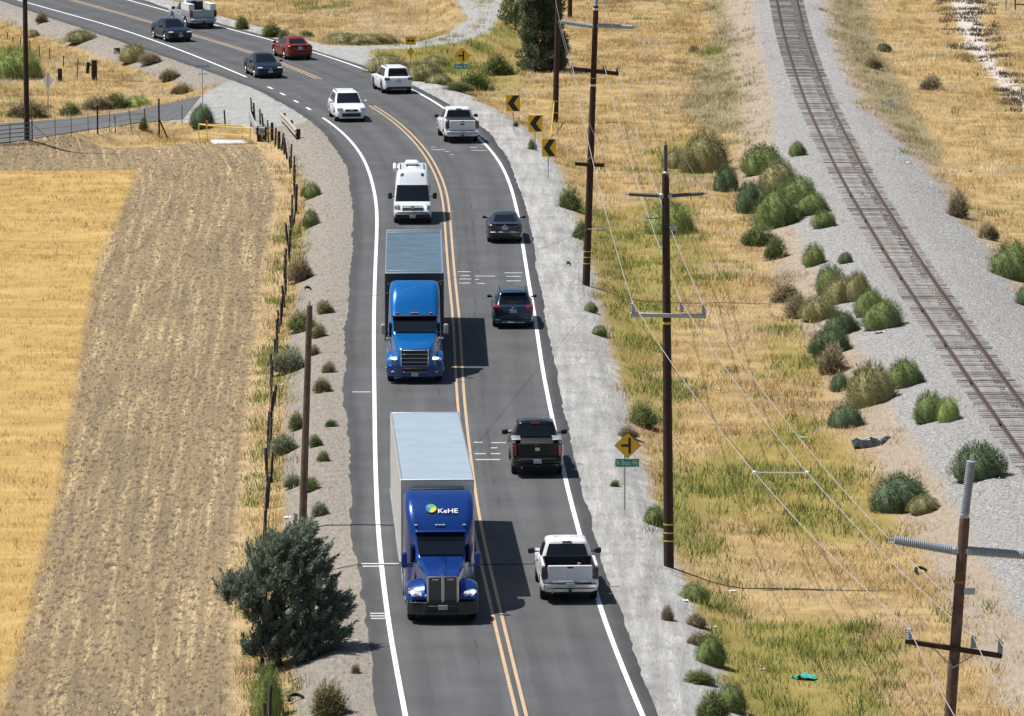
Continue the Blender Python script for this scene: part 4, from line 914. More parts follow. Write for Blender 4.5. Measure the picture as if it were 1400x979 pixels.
        bx(root, 'rear_bumper', opt.get('bumper', CHROME), (0, yt - .07, .66), (1.86, .20, .20), .05); bx(root, 'bumper_pad', BLACK, (0, yt - .065, .765), (1.5, .17, .02), .008)
        bx(root, 'number_plate', PLATE, (0, yt - .18, .68), (.31, .02, .155), .005); bx(root, 'hitch', BLACK, (0, yt - .10, .48), (.10, .22, .10), .02)
        bx(root, 'third_brake_light', opt.get('brake', BLACK), (0, c['r1'] - .03, 1.83), (.34, .05, .05), .015)
        both(root, 'headlight', CLEARL, (hw * .80, L / 2 - .10, .93), (.32, .2, .22), .04, -.2); bx(root, 'grille', BLACK, (0, L / 2 + .0, .86), (1.1, .06, .34), .03); bx(root, 'front_bumper', opt.get('bumper', CHROME), (0, L / 2 + .02, .58), (1.9, .16, .2), .05)
        mirrors(root, .94, .86, 1.27, opt.get('mirror', BLACK), (.24, .12, .21), .12)
        if opt.get('exhaust', True): g = MB(); g.cyl((-.62, yt - .02, .42), (-.62, yt + .4, .42), .04, .04, 10); g.build('exhaust_pipe', STEEL, root)
        if opt.get('badge'): bx(root, 'badge', opt['badge'], (0, yt + .008, 1.14), opt.get('badge_size', (.18, .03, .16)), .03)
        if opt.get('tonneau'): bx(root, 'tonneau_cover', BLACK, (0, (yb + yt) / 2, 1.345), (1.70, yb - yt - .14, .04), .015)
    if kind == 'van':
        both(root, 'headlight', CLEARL, (hw * .82, L / 2 - .24, .92), (.26, .30, .28), .06, -.3)
        for z_ in (.80, .88, .96): bx(root, 'grille_bar', BLACK, (0, L / 2 - .05 - (z_ - .8) * .7, z_), (1.12, .06, .045), .015)
        bx(root, 'badge', CHROME, (0, L / 2 - .02, .90), (.17, .04, .14), .04); bx(root, 'front_bumper', BLACK, (0, L / 2 - .04, .46), (1.84, .30, .36), .09)
        bx(root, 'bumper_strip', ALU, (0, L / 2 - .06, .675), (1.50, .2, .05), .02); bx(root, 'number_plate', PLATE, (0, L / 2 + .115, .44), (.31, .02, .155), .005)
        both(root, 'bonnet_vent', BLACK, (.62, 1.98, 1.155), (.36, .06, .03), .01)
        for x_, w_ in ((-.48, .26), (0, .38), (.48, .30)): bx(root, 'roof_vent', BLACK, (x_, 1.09, 2.42), (w_, .20, .03), .01, Matrix.Rotation(-.96, 3, 'X'))
        ac = bx(root, 'air_conditioner', mat('white_plastic', (.72, .73, .74), .45), (.02, -1.05, 2.83), (.72, .95, .26), .09); bx(root, 'shroud_vent', BLACK, (.02, -.58, 2.75), (.66, .03, .06), .01, parent=ac)
        bx(root, 'roof_hatch', mat('white_plastic', (.72, .73, .74), .45), (.0, -.1, 2.70), (.5, .5, .09), .03); both(root, 'roof_rail', BLACK, (.62, -.5, 2.70), (.05, 2.4, .05), .015)
        aw = MB(); aw.cyl((.93, -2.3, 2.62), (.93, .2, 2.62), .09, .09, 10); o = aw.build('awning', mat('white_plastic', (.72, .73, .74), .45), root); bx(root, 'awning_bracket', BLACK, (.80, .10, 2.62), (.2, .08, .08), .02, parent=o)
        mirrors(root, .97, 1.62, 1.38, BLACK, (.22, .13, .34), .10)
        both(root, 'tail_light', REDL, (hw - .08, -L / 2 + .02, 1.2), (.12, .08, .5), .03); bx(root, 'door_handle', BLACK, (hw * 1.0, .7, 1.05), (.03, .16, .04), .01)
    if kind in ('sedan', 'suv'):
        for sx in (-1, 1):
            for y_ in ((.10, -.95) if kind == 'sedan' else (.15, -.85)): bx(root, 'door_handle', body_m if kind == 'sedan' else BLACK, (sx * (hw * .985), y_, s['top'][3][1] - .14), (.035, .17, .035), .012)
    if kind == 'pickup':
        for sx in (-1, 1): bx(root, 'door_handle', opt.get('mirror', BLACK), (sx * (hw * .985), .1, 1.05), (.04, .19, .045), .012)
        both(root, 'wheel_flare', BLACK, (hw - .01, s['axles'][1], .86), (.03, .55, .05), .015)
    return root

NAVY = paint('navy_paint', (.006, .010, .024)); NAVY2 = paint('dark_blue_paint', (.006, .012, .026)); REDP = paint('orange_red_paint', (.21, .024, .008), .35, .2); WHITE = paint('white_paint', (.78, .79, .80))
GREYB = paint('blue_grey_paint', (.045, .060, .085), .25, .4); TEAL = paint('deep_blue_paint', (.018, .045, .085), .25, .3); BLACKP = paint('black_paint', (.003, .003, .004), .22); SILV = paint('silver_blue_paint', (.36, .40, .45), .35, .4); VANS = paint('silver_white_paint', (.70, .73, .77), .3, .1)
BOXW = mat('white_box_paint', (.70, .71, .70), .5, var=.08); SMOKE = mat('smoked_grey_lens', (.06, .045, .04), .2, 0, 1)

car('sedan_car', 'navy sedan driving towards us beside the silver pickup at the top left', 242, 57, True, NAVY, 'sedan', dict(mirror=NAVY))
gp = car('pickup_truck', 'silver blue pickup with two white tool boxes in its bed, farthest vehicle', 272, 38.5, False, SILV, 'pickup', dict(tail=DREDL, bumper=STEEL, L=5.6, crew=False))
for sx in (-1, 1): o = bx(gp, 'tool_box', BOXW, (sx * .80, -1.55, 1.50), (.42, 2.0, .46), .02); bx(gp, 'box_lid', BOXW, (sx * .80, -1.55, 1.745), (.45, 2.04, .03), .01, parent=o)
bx(gp, 'headache_rack', BLACK, (0, -.62, 1.55), (1.3, .06, .5), .02)
car('sedan_car', 'orange red sedan driving away on the far bend', 406, 81.5, False, REDP, 'sedan', dict(tail=DREDL))
car('sedan_car', 'dark navy sedan driving towards us beside the red sedan', 366, 106.5, True, NAVY2, 'sedan', dict(mirror=NAVY2))
car('sport_utility_car', 'white sport utility driving away on the bend', 541, 127.5, False, WHITE, 'suv', dict(tail=SMOKE, rim=DARKRIM))
car('sport_utility_car', 'white crossover driving towards us at the top of the straight', 478, 166, True, WHITE, 'suv', dict(mirror=WHITE, skirt=WHITE))
car('pickup_truck', 'white crew cab pickup with black bed cover, far one driving away', 629.5, 194, False, WHITE, 'pickup', dict(tail=SMOKE, tonneau=True, bumper=paint('silver_bumper', (.5, .52, .55), .4), badge=mat('blue_badge', (.02, .04, .12), .3), badge_size=(.24, .03, .09), exhaust=False))
car('camper_van', 'silver white high roof van with roof air conditioner driving towards us', 564, 305, True, VANS, 'van')
car('sedan_car', 'blue grey sedan driving away beside the bright blue truck trailer', 690, 331, False, GREYB, 'sedan', dict(tail=DREDL, crease=ALU))
car('sport_utility_car', 'deep blue sport utility driving away beside the bright blue truck cab', 701, 447, False, TEAL, 'suv', dict(bumper=TEAL))
bp_ = car('pickup_truck', 'black pickup with silver bed lids driving away', 733.5, 648, False, BLACKP, 'pickup', dict(bumper=BLACKP, badge=CHROME, brake=REDL, bed=BLACK))
for sx in (-1, 1): bx(bp_, 'bed_lid', ALU, (sx * .81, -1.45, 1.375), (.36, 1.1, .03), .012)
bx(bp_, 'tonneau_cover', BLACK, (0, -2.05, 1.33), (1.30, 1.5, .04), .015); both(bp_, 'lamp_trim', CHROME, (.985, -2.895, 1.08), (.06, .07, .50), .015)
wp = car('pickup_truck', 'white pickup with an open empty bed, nearest vehicle driving away', 777, 819, False, WHITE, 'pickup', dict(tail=DREDL, bed=mat('bed_liner_plastic', (.02, .02, .022), .7), L=5.7))
g = thing('cargo_sack', tuple(wp.matrix_basis @ Vector((.32, -2.35, .965))), 'small tan sack lying in the bed of the nearest white pickup', 'sack'); b = MB(); b.prof((0, 0, 0), (0, 0, 1), [(0, .2), (.12, .24), (.26, .16), (.34, .03)], 10); b.build('sack_body', mat('tan_sackcloth', (.45, .36, .24), .9, var=.2), g, 60); b = MB(); b.prof((0, 0, .30), (.2, 0, 1), [(0, .05), (.05, .03), (.1, .07)], 8); b.build('sack_neck', mat('tan_sackcloth', (.45, .36, .24)), g, 60)

# ------------------------------------------------------------------ articulated trucks
def rrect(hwb, hwt, y, z0, z1, r, n=4, crown=0.0):
    P = []
    r = min(r, (z1 - z0) * .45, min(hwb, hwt) * .8)
    for cx_, cz_, a0 in ((hwt - r, z1 - r, 0), (-hwt + r, z1 - r, 90), (-hwb + r * .4, z0 + r * .4, 180), (hwb - r * .4, z0 + r * .4, 270)):
        q = r if a0 < 180 else r * .4
        for i in range(n + 1):
            a_ = math.radians(a0 + 90 * i / n); P.append((cx_ + q * math.cos(a_), y, cz_ + q * math.sin(a_)))
    return P
def tractor(name, label, px, py, body, style):
    """bumper at y=0, steer axle at y=-1.25, back of sleeper at y=-5.0"""
    loc, rz = place(px, py, -1.25, True); t = thing(name, loc, label, 'truck', rz, 'vehicles on the road')
    A = style == 'long_nose'
    # chassis and running gear
    b = MB(); b.box((-.45, -4.0, .78), (.10, 6.8, .26)); b.box((.45, -4.0, .78), (.10, 6.8, .26)); b.box((0, -1.25, .52), (2.0, .16, .14), .03); b.box((0, -2.0, .85), (1.0, 2.8, .5), .05); b.build('chassis', BLACK, t, None)
    for sx in (-1, 1):
        wheel(t, sx * 1.04, -1.25, .51, .30, ALU)
        for y_ in (-5.75, -7.05):
            wheel(t, sx * 1.08, y_, .51, .27, ALU); wheel(t, sx * .78, y_, .51, .27, DARKRIM)
    # sleeper cab with its roof fairing
    if A: st = [(-1.98, .94, .80, 1.15, 1.96, .12), (-2.12, .98, .84, .95, 2.06, .14), (-2.45, 1.01, .88, .80, 2.44, .16), (-2.68, 1.03, .90, .75, 2.74, .16), (-2.78, 1.08, 1.00, .72, 2.92, .22), (-2.95, 1.15, 1.10, .70, 3.16, .26), (-3.25, 1.20, 1.17, .70, 3.48, .28), (-3.6, 1.22, 1.20, .70, 3.74, .28), (-4.0, 1.23, 1.21, .70, 3.90, .26), (-4.6, 1.23, 1.21, .70, 3.95, .22)]
    else: st = [(-1.85, 1.0, .92, 1.15, 1.90, .12), (-2.0, 1.05, .97, .95, 2.0, .14), (-2.35, 1.09, 1.00, .80, 2.34, .18), (-2.62, 1.10, 1.02, .75, 2.60, .18), (-2.74, 1.12, 1.04, .72, 2.72, .22), (-2.95, 1.14, 1.06, .70, 3.02, .28), (-3.25, 1.16, 1.08, .70, 3.40, .34), (-3.6, 1.18, 1.09, .70, 3.70, .36), (-4.05, 1.20, 1.10, .70, 3.90, .34), (-4.65, 1.20, 1.10, .70, 3.96, .30)]
    b = MB(); b.loft([rrect(wb, wt, y, z0, z1, r) for y, wb, wt, z0, z1, r in st]); b.build('cab', body, t, 50)
    topz = lambda y: float(np.interp(-y, [-q[0] for q in st], [q[4] for q in st])); hwt = lambda y: float(np.interp(-y, [-q[0] for q in st], [q[2] for q in st]))
    # windshield patch on the slope
    y0, y1 = (-2.13, -2.69) if A else (-2.0, -2.62)
    P = []
    for y in np.linspace(y0, y1, 6):
        w_ = hwt(y) - .07; P.append([(x, y + .05 - .05 * (x / w_) ** 2 * 0, topz(y) + .025) for x in np.linspace(-w_, w_, 9)])
    b = MB(); b.grid(P); ws = b.build('windshield', GLASS, t, 60); bx(t, 'wiper', BLACK, (.35, y0 + .0, topz(y0) + .035), (.6, .03, .02), .005, parent=ws)
    bx(t, 'visor', body if A else BLACK, (0, y1 + .09, topz(y1) + .07), (hwt(y1) * 2 - .02, .30, .05), .02)
    for sx in (-1, 1):
        bx(t, 'side_window', GLASS, (sx * (1.0 if A else 1.075), -2.72, 2.05), (.10, .75, .62), .03); bx(t, 'door_handle', CHROME, (sx * 1.06, -3.1, 1.55), (.05, .2, .06), .015)
        bx(t, 'side_fairing', body, (sx * 1.16, -4.1, .62), (.10, 2.6, .55), .03); bx(t, 'step', ALU, (sx * 1.13, -2.5, .50), (.22, .6, .06), .015); bx(t, 'step', ALU, (sx * 1.10, -2.5, .85), (.18, .6, .05), .015)
        bx(t, 'cab_extender', body if A else BLACK, (sx * 1.16, -4.95, 2.3), (.06, .65, 3.0), .02)
    # marker lamps
    for x_ in ((-.88, -.13, 0, .13, .88) if A else (-.75, -.12, 0, .12, .8)): bx(t, 'marker_lamp', CLEARL if A else AMBER, (x_ * .95, y1 - .13, topz(y1 - .13) + .03), (.10, .08, .05), .015)
    # hood, fenders, grille, bumper
    if A:
        hd = [(-.20, .52, .50, .62, 1.60, .10), (-.30, .56, .54, .62, 1.66, .12), (-.8, .66, .63, .75, 1.76, .14), (-1.5, .82, .76, .95, 1.90, .16), (-2.05, .93, .84, 1.0, 2.02, .16)]
        b = MB(); b.loft([rrect(wb, wt, y, z0, z1, r) for y, wb, wt, z0, z1, r in hd]); h_ = b.build('hood', body, t, 45)
        bx(t, 'hood_ridge', body, (0, -1.1, 1.835), (.30, 1.75, .05), .02, Matrix.Rotation(-.225, 3, 'X'), parent=h_); bx(t, 'hood_ornament', CHROME, (0, -.32, 1.69), (.07, .10, .07), .02, parent=h_)
        for sx in (-1, 1):
            b = MB(); rings = []
            for a_ in np.linspace(-.15, math.pi + .15, 15):
                ro, ri = .80, .62; cy, cz = -1.25, .52; ca, sa = math.cos(a_), math.sin(a_)
                rings.append([(sx * x_, cy + ca * r_ * (1.12 if ca > 0 else 1.0), cz + sa * r_ * 1.0) for x_, r_ in ((.62, ri), (.62, ro + .14), (.85, ro + .08), (1.12, ro), (1.22, ro - .08), (1.235, ri))])
            b.loft(rings); b.build('fender', body, t, 45)
            hl = bx(t, 'headlight', CLEARL, (sx * .92, -.30, 1.06), (.50, .30, .19), .07, Matrix.Rotation(-sx * .42, 3, 'Z') @ Matrix.Rotation(-sx * .22, 3, 'Y')); bx(t, 'bulb', LAMP, (sx * 1.04, -.20, 1.10), (.13, .10, .12), .04, parent=hl)
            if sx > 0: bx(t, 'turn_lamp', AMBER, (1.13, -.35, 1.20), (.10, .14, .08), .03, parent=hl)
            bx(t, 'front_panel', body, (sx * .78, -.28, .93), (.66, .35, .30), .10)
        fr = MB(); fr.box((0, -.14, 1.17), (1.06, .09, 1.02), .06); gr = fr.build('grille', mat('grille_mesh', (.10, .105, .11), .5, .5, var=.4, scale=60), t, 40)
        for x_, w_ in ((-.51, .07), (0, .11), (.51, .07)): bx(t, 'grille_frame', CHROME, (x_, -.12, 1.17), (w_, .13, 1.02), .03, parent=gr)
        for z_ in (.66, 1.655): bx(t, 'grille_frame', CHROME, (0, -.12, z_), (1.06, .13, .06), .025, parent=gr)
        for sx in (-1, 1): bx(t, 'badge', CHROME, (sx * .26, -.075, 1.57), (.24, .02, .07), .02, parent=gr)
        bu = MB(); bu.loft([[(x_, y_, z_) for x_, y_ in ((-1.23, -.75), (-1.2, -.30), (-.95, -.06), (-.5, .02), (.5, .02), (.95, -.06), (1.2, -.30), (1.23, -.75), (1.0, -.75), (.8, -.25), (-.8, -.25), (-1.0, -.75))] for z_ in (.36, .45, .72, .80)]); bo = bu.build('bumper', mat('bumper_plastic', (.008, .010, .016), .35, 0, .4), t, 40)
        bx(t, 'bumper_intake', BLACK, (0, .03, .58), (1.05, .06, .22), .04, parent=bo); bx(t, 'number_plate', PLATE, (0, .075, .62), (.31, .02, .16), .005, parent=bo); bx(t, 'bumper_trim', CHROME, (.85, -.05, .78), (.62, .05, .03), .01, Matrix.Rotation(-.25, 3, 'Z'), parent=bo)
        mx, my, mz = 1.16, -2.0, 1.92; mm = body
    else:
        hd = [(-.12, .90, .66, .62, 1.45, .18), (-.25, 1.0, .74, .62, 1.56, .2), (-.6, 1.08, .84, .80, 1.68, .22), (-1.2, 1.12, .92, 1.0, 1.80, .22), (-1.9, 1.10, .98, 1.0, 1.95, .2)]
        b = MB(); b.loft([rrect(wb, wt, y, z0, z1, r) for y, wb, wt, z0, z1, r in hd]); h_ = b.build('hood', body, t, 50)
        for sx in (-1, 1):
            b = MB(); rings = []
            for a_ in np.linspace(-.1, math.pi + .1, 15):
                ro, ri = .76, .62; cy, cz = -1.25, .52; ca, sa = math.cos(a_), math.sin(a_)
                rings.append([(sx * x_, cy + ca * r_ * (1.15 if ca > 0 else 1.0), cz + sa * r_) for x_, r_ in ((.8, ri), (.8, ro + .10), (1.1, ro + .04), (1.225, ro - .06), (1.24, ri))])
            b.loft(rings); b.build('fender', body, t, 45)
            hl = bx(t, 'headlight', CLEARL, (sx * .93, -.24, 1.10), (.42, .34, .17), .06, Matrix.Rotation(-sx * .45, 3, 'Z') @ Matrix.Rotation(sx * .25, 3, 'Y')); bx(t, 'bulb', LAMP, (sx * .90, -.10, 1.12), (.25, .12, .10), .03, Matrix.Rotation(-sx * .45, 3, 'Z'), parent=hl)
            bx(t, 'hood_mirror', CHROME, (sx * 1.13, -.95, 1.90), (.22, .12, .17), .05); b = MB(); b.cyl((sx * 1.0, -1.0, 1.65), (sx * 1.12, -.97, 1.86), .02, .02, 6); b.build('mirror_stalk', BLACK, t)
        gr = bx(t, 'grille', BLACK, (0, -.10, 1.06), (1.20, .10, .92), .05)
        for z_ in (.80, .97, 1.14, 1.31, 1.48): bx(t, 'grille_bar', ALU, (0, -.05, z_), (1.14 if z_ < 1.4 else 1.02, .06, .04), .012, parent=gr)
        for sx in (-1, 1): bx(t, 'grille_frame', ALU, (sx * .585, -.06, 1.06), (.045, .07, .92), .015, parent=gr)
        bu = MB(); bu.loft([[(x_, y_, z_) for x_, y_ in ((-1.23, -.70), (-1.2, -.28), (-.95, -.05), (-.5, .03), (.5, .03), (.95, -.05), (1.2, -.28), (1.23, -.70), (1.0, -.70), (.8, -.25), (-.8, -.25), (-1.0, -.70))] for z_ in (.34, .42, .72, .80)]); bo = bu.build('bumper', paint('truck_bumper_blue', (.012, .05, .16)), t, 40)
        bx(t, 'bumper_intake', BLACK, (0, .04, .64), (1.02, .06, .20), .03, parent=bo); bx(t, 'intake_trim', ALU, (0, .05, .545), (1.0, .05, .03), .01, parent=bo); bx(t, 'number_plate', PLATE, (0, .06, .44), (.31, .02, .16), .005, parent=bo)
        both(bo, 'fog_lamp', CLEARL, (.95, -.06, .55), (.14, .06, .07), .02); both(bo, 'bumper_step', ALU, (1.24, -.55, .62), (.05, .3, .18), .02)
        mx, my, mz = 1.26, -2.05, 2.15; mm = mat('mirror_shell', (.32, .33, .34), .4, .3)
    for sx in (-1, 1):
        o = bx(t, 'mirror', mm, (sx * (mx + .11), my, mz), (.20, .22, .56 if A else .46), .05); b = MB(); b.cyl((sx * .95, my - .05, mz - .15), (sx * (mx + .1), my, mz - .15), .022, .022, 6); b.cyl((sx * .95, my - .05, mz - .22), (sx * (mx + .1), my, mz - .22), .022, .022, 6); b.build('mirror_arm', BLACK, o)
    if A:      # name and round emblem on the fairing
        yA, yB = -3.0, -3.45; zA, zB = topz(yA), topz(yB); up = Vector((0, yB - yA, zB - zA)).normalized(); nrm = Vector((-1, 0, 0)).cross(up)
        o0 = Vector((-.28, (yA + yB) / 2, (zA + zB) / 2)) + nrm * .06 - up * .04
        text_mesh('KeHE', .27, frame_m(o0, (-1, 0, 0), up), mat('white_lettering', (.8, .8, .8), .5), 'lettering', t, .006, .003, xs=1.12)
        c0 = Vector((.30, (yA + yB) / 2, (zA + zB) / 2)) + nrm * .055 + up * .09
        em = thing('emblem_root', (0, 0, 0), None, None); bpy.data.objects.remove(em)
        rt = Vector((-1, 0, 0)); first = None
        for nm, a0, a1, col in (('emblem', 20, 150, (.10, .45, .08)), ('emblem_yellow', 250, 380, (.75, .55, .04)), ('emblem_blue', 150, 250, (.05, .28, .62))):
            b = MB(); pts = [c0] + [c0 + (rt * math.cos(math.radians(a_)) + up * math.sin(math.radians(a_))) * .185 for a_ in np.linspace(a0, a1, 10)]
            b.plate(pts, nrm * .008); o = b.build(nm, mat(nm + '_ink', col, .5), t if first is None else first, None); first = first or o
        for a_ in (172, 200, 228):
            dv = rt * math.cos(math.radians(a_)) + up * math.sin(math.radians(a_)); b = MB(); b.plate([c0 + dv * .06 + nrm * .01, c0 + dv * .18 + up * .02 + nrm * .01, c0 + dv * .18 - up * .012 + nrm * .01], nrm * .004); b.build('emblem_stripe', mat('emblem_leaf_ink', (.02, .07, .25), .5), first, None)
    return t, loc, rz
def trailer(name, label, loc, rz, front_y, style):
    """front wall at tractor-local y = front_y"""
    M = Matrix.Translation(loc) @ Matrix.Rotation(rz, 4, 'Z'); L = 16.1; hw, z0, z1 = 1.295, 1.15, 4.10
    o = M @ Vector((0, front_y, 0)); drz = 0.0
    # the trailer follows the road behind the tractor
    yb = o.y + L; xb = float(X_CL(yb) - X_CL(o.y)); rz2 = math.atan2(-(-xb), -L); 
    t = thing(name, o, label, 'trailer', math.atan2(xb, -L) if False else math.pi - math.atan2(xb, L), 'vehicles on the road')
    R = style == 'reefer'; wall = mat('white_trailer_skin', (.74, .74, .73), .4, .0, .3, var=.05, scale=1.2) if R else mat('dark_trailer_skin', (.045, .05, .06), .5, var=.2, scale=1.0)
    roofm = mat('sky_tinted_trailer_roof', (.36, .43, .50), .4, .1, var=.08, scale=.9) if R else mat('grey_tarp_roof', (.105, .165, .21), .38, .2, var=.22, scale=1.4)  # reefer roof is white; the reflected sky's blue-grey is put into its colour
    b = MB(); b.box((0, -L / 2, (z0 + z1) / 2), (2 * hw, L, z1 - z0), .03); b.build('box_body', wall, t, 40)
    b = MB()
    for i in range(26): b.box((0, -.62 * i - .32, z1 + .006), (2 * hw - .14, .60, .014), .005)
    b.build('roof_panel', roofm, t, None)
    trim = ALU if R else mat('roof_trim', (.38, .44, .50), .35, .6)
    for sx in (-1, 1): bx(t, 'top_rail', trim, (sx * (hw - .035), -L / 2, z1 + .012), (.075, L, .05), .015)
    bx(t, 'front_rail', mat('white_trailer_skin', (.74, .74, .73)) if R else trim, (0, -.035, z1 + .016), (2 * hw, .08, .055), .015); bx(t, 'rear_rail', trim, (0, -L + .04, z1 + .014), (2 * hw, .1, .05), .015)
    if not R:
        for y_ in (-.9, -L + 1.0): bx(t, 'roof_bow', trim, (0, y_, z1 + .022), (2 * hw - .1, .07, .05), .012)
    if R:
        u = bx(t, 'refrigeration_unit', mat('unit_black', (.02, .021, .024), .5), (0, .28, 2.95), (2.0, .56, 1.75), .08); bx(t, 'unit_vent', BLACK, (0, .30, 3.86), (1.85, .5, .10), .03, parent=u)
    for i in range(13):
        for sx in (-1, 1): bx(t, 'side_post', wall, (sx * (hw + .004), -.6 - i * 1.24, (z0 + z1) / 2), (.022, .05, z1 - z0 - .12), .006)
    for sx in (-1, 1):
        bx(t, 'bottom_rail', ALU if R else BLACK, (sx * hw, -L / 2, z0 + .02), (.05, L, .16), .015); bx(t, 'side_skirt', wall if R else BLACK, (sx * (hw - .06), -7.6, .78), (.03, 6.2, .62), .01)
        g = MB(); g.box((sx * .9, -3.0, .62), (.14, .14, 1.1), .02); g.box((sx * .9, -3.0, .16), (.3, .3, .05), .02); g.build('landing_leg', STEEL, t)
        bx(t, 'rear_door', wall, (sx * .645, -L - .02, (z0 + z1) / 2), (1.25, .05, z1 - z0 - .2), .01); bx(t, 'tail_lamp', REDL, (sx * 1.1, -L - .03, .98), (.2, .05, .12), .02)
        for y_ in (-12.9, -14.2): wheel(t, sx * 1.08, y_, .51, .27, ALU); wheel(t, sx * .78, y_, .51, .27, DARKRIM)
    b = MB(); b.box((-.5, -11.5, .95), (.1, 8, .3)); b.box((.5, -11.5, .95), (.1, 8, .3)); b.box((0, -12.9, .51), (2.0, .14, .14)); b.box((0, -14.2, .51), (2.0, .14, .14)); b.build('undercarriage', BLACK, t, None)
    bx(t, 'underride_guard', STEEL, (0, -L, .52), (2.3, .1, .12), .02)
    return t
TNAVY = paint('truck_navy_paint', (.010, .050, .24), .22, .3); TBLUE = paint('truck_bright_blue_paint', (.006, .15, .46), .22, .35)
tr, l_, r_ = tractor('semi_truck', 'navy blue long nosed truck cab with round emblem and name, nearest vehicle coming towards us', 604, 847, TNAVY, 'long_nose')
trailer('semi_trailer', 'white refrigerated trailer with pale roof behind the navy truck cab', l_, r_, -5.75, 'reefer')
tr, l_, r_ = tractor('semi_truck', 'bright blue truck cab with barred grille coming towards us behind the navy truck', 567, 521, TBLUE, 'short_nose')
trailer('semi_trailer', 'dark trailer with blue grey roof behind the bright blue truck cab', l_, r_, -5.85, 'tarp')

# ------------------------------------------------------------------ utility poles and wires
GREYI = mat('grey_polymer', (.30, .34, .38), .5, var=.1); DARKI = mat('dark_polymer', (.06, .06, .065), .5); BANDY = mat('yellow_tag', (.65, .45, .05), .5); BANDW = mat('white_tag', (.7, .7, .68), .5); SIGNGREY = mat('tag_plate', (.40, .44, .50), .5, .3)
def ribbed(b, p0, p1, r, ribs=10):
    p0, p1 = Vector(p0), Vector(p1); Ln = (p1 - p0).length; pr = [(0, r * .7)]
    for i in range(ribs):
        t = Ln * (i + .1) / ribs; d = Ln / ribs; pr += [(t, r * .80), (t + d * .35, r), (t + d * .5, r), (t + d * .8, r * .80)]
    b.prof(p0, p1 - p0, pr + [(Ln, r * .5)], 10); return b
class Pole:
    def __init__(s, name, label, base, top_px, r0=.17, r1=.12, m_=POLEW, Y=None):
        s.base = base if isinstance(base, Vector) else G(*base); s.Y = s.base.y
        s.top = at_depth(top_px[0], top_px[1], s.Y); s.o = thing(name, s.base, label, 'utility pole', 0, 'utility poles'); s.r0, s.r1 = r0, r1
        b = MB(); d = s.top - s.base; n = 7
        for i in range(n): b.cyl(d * (i / n) - (Vector((0, 0, .3)) if i == 0 else Vector()), d * ((i + 1) / n), lerp(r0, r1, i / n), lerp(r0, r1, (i + 1) / n), 12)
        b = MB(); b.prof((0, 0, -.3), d, [(0, r0)] + [(d.length * (i + 1) / 8 + .3, lerp(r0, r1, (i + 1) / 8)) for i in range(8)], 12); b.build('shaft', m_, s.o)
    def L(s, px, py, dy=0.0): return at_depth(px, py, s.Y + dy) - s.base
    def on(s, py):
        a_, b_ = to_px(*s.base), to_px(*s.top); t = (py - a_[1]) / (b_[1] - a_[1]); return s.L(lerp(a_[0], b_[0], t), py), lerp(s.r0, s.r1, t)
    def band(s, py, m_, h=.06):
        p, r = s.on(py); b = MB(); b.cyl(p - Vector((0, 0, h / 2)), p + Vector((0, 0, h / 2)), r + .012, r + .012, 14); b.build('band', m_, s.o)
    def arm(s, a_, c_, m_, w=.10, brace=None):
        A_, C_ = s.L(*a_, -.16), s.L(*c_, -.16); d = C_ - A_; b = MB(); b.box((A_ + C_) / 2, (d.length, w, w * 1.15), .012, Matrix.Rotation(-math.atan2(d.z, d.x), 3, 'Y')); o = b.build('crossarm', m_, s.o)
        if brace:
            q = s.on(brace)[0] + Vector((0, -.17, 0))
            for t in (.27, .73):
                b = MB(); b.cyl(A_ + d * t + Vector((0, -.03, -.03)), q, .018, .018, 6); b.build('brace', STEEL, o)
    def pin(s, px, y0, y1, m_, r=.09, ribs=4):
        b = MB(); ribbed(b, s.L(px, y1, -.16), s.L(px + .3, y0, -.16), r, ribs); b.build('insulator', m_, s.o)
        return s.base + s.L(px, y0, -.16)
    def post(s, a_, c_, m_, r=.07, ribs=14, cap=STEEL):
        A_, C_ = s.L(*a_), s.L(*c_); b = MB(); ribbed(b, A_, C_, r, ribs); o = b.build('post_insulator', m_, s.o); d = (C_ - A_).normalized(); b = MB(); b.cyl(C_, C_ + d * .14, .045, .03, 8); b.build('insulator_cap', cap, o); b = MB(); b.box(A_, (.2, .2, .2), .04); b.build('mounting_base', cap, o); return s.base + C_ + d * .14
PA = Pole('utility_pole', 'tall dark pole with three crossarms at the right road edge', (801, 390), (814.5, 8), .19, .13)
ta = [PA.post((814.5, 8), (817, -30), GREYI, .11), PA.post((809, 36), (767, 29.5), GREYI, .12), PA.post((818, 35), (866, 37), GREYI, .12)]
PA.arm((780, 93.5), (846, 101), POLEW, .16, 107.5); wa = [PA.pin(781.5, 85, 93.5, GREYI), PA.pin(826, 89, 98, DARKI), PA.pin(844.5, 92, 100, DARKI)]
PA.arm((786, 224), (826, 226), POLEW, .15, 214); PA.band(116.5, BANDW, .10); PA.band(12.5, BANDW, .1)
for q in (343.5, 351.5, 360): PA.band(q, BANDY, .05)
PBp = Pole('utility_pole', 'tall dark pole standing in the weeds in the middle right with a steel crossarm', (914.5, 775), (910, 238), .19, .13)
tb = [PBp.post((910, 238), (910, 198), DARKI, .075), PBp.post((905, 268), (860, 265.5), DARKI, .075), PBp.post((915, 268), (962, 264.5), DARKI, .075)]
PBp.arm((862, 430), (965.5, 432.5), STEEL, .13); wb = [PBp.pin(865, 414, 427, STEEL), PBp.pin(932, 414, 427, STEEL), PBp.pin(962, 417, 429, STEEL)]
PBp.band(441.5, BANDY, .09)
for q in (716.5, 728, 739): PBp.band(q, BANDY, .05)
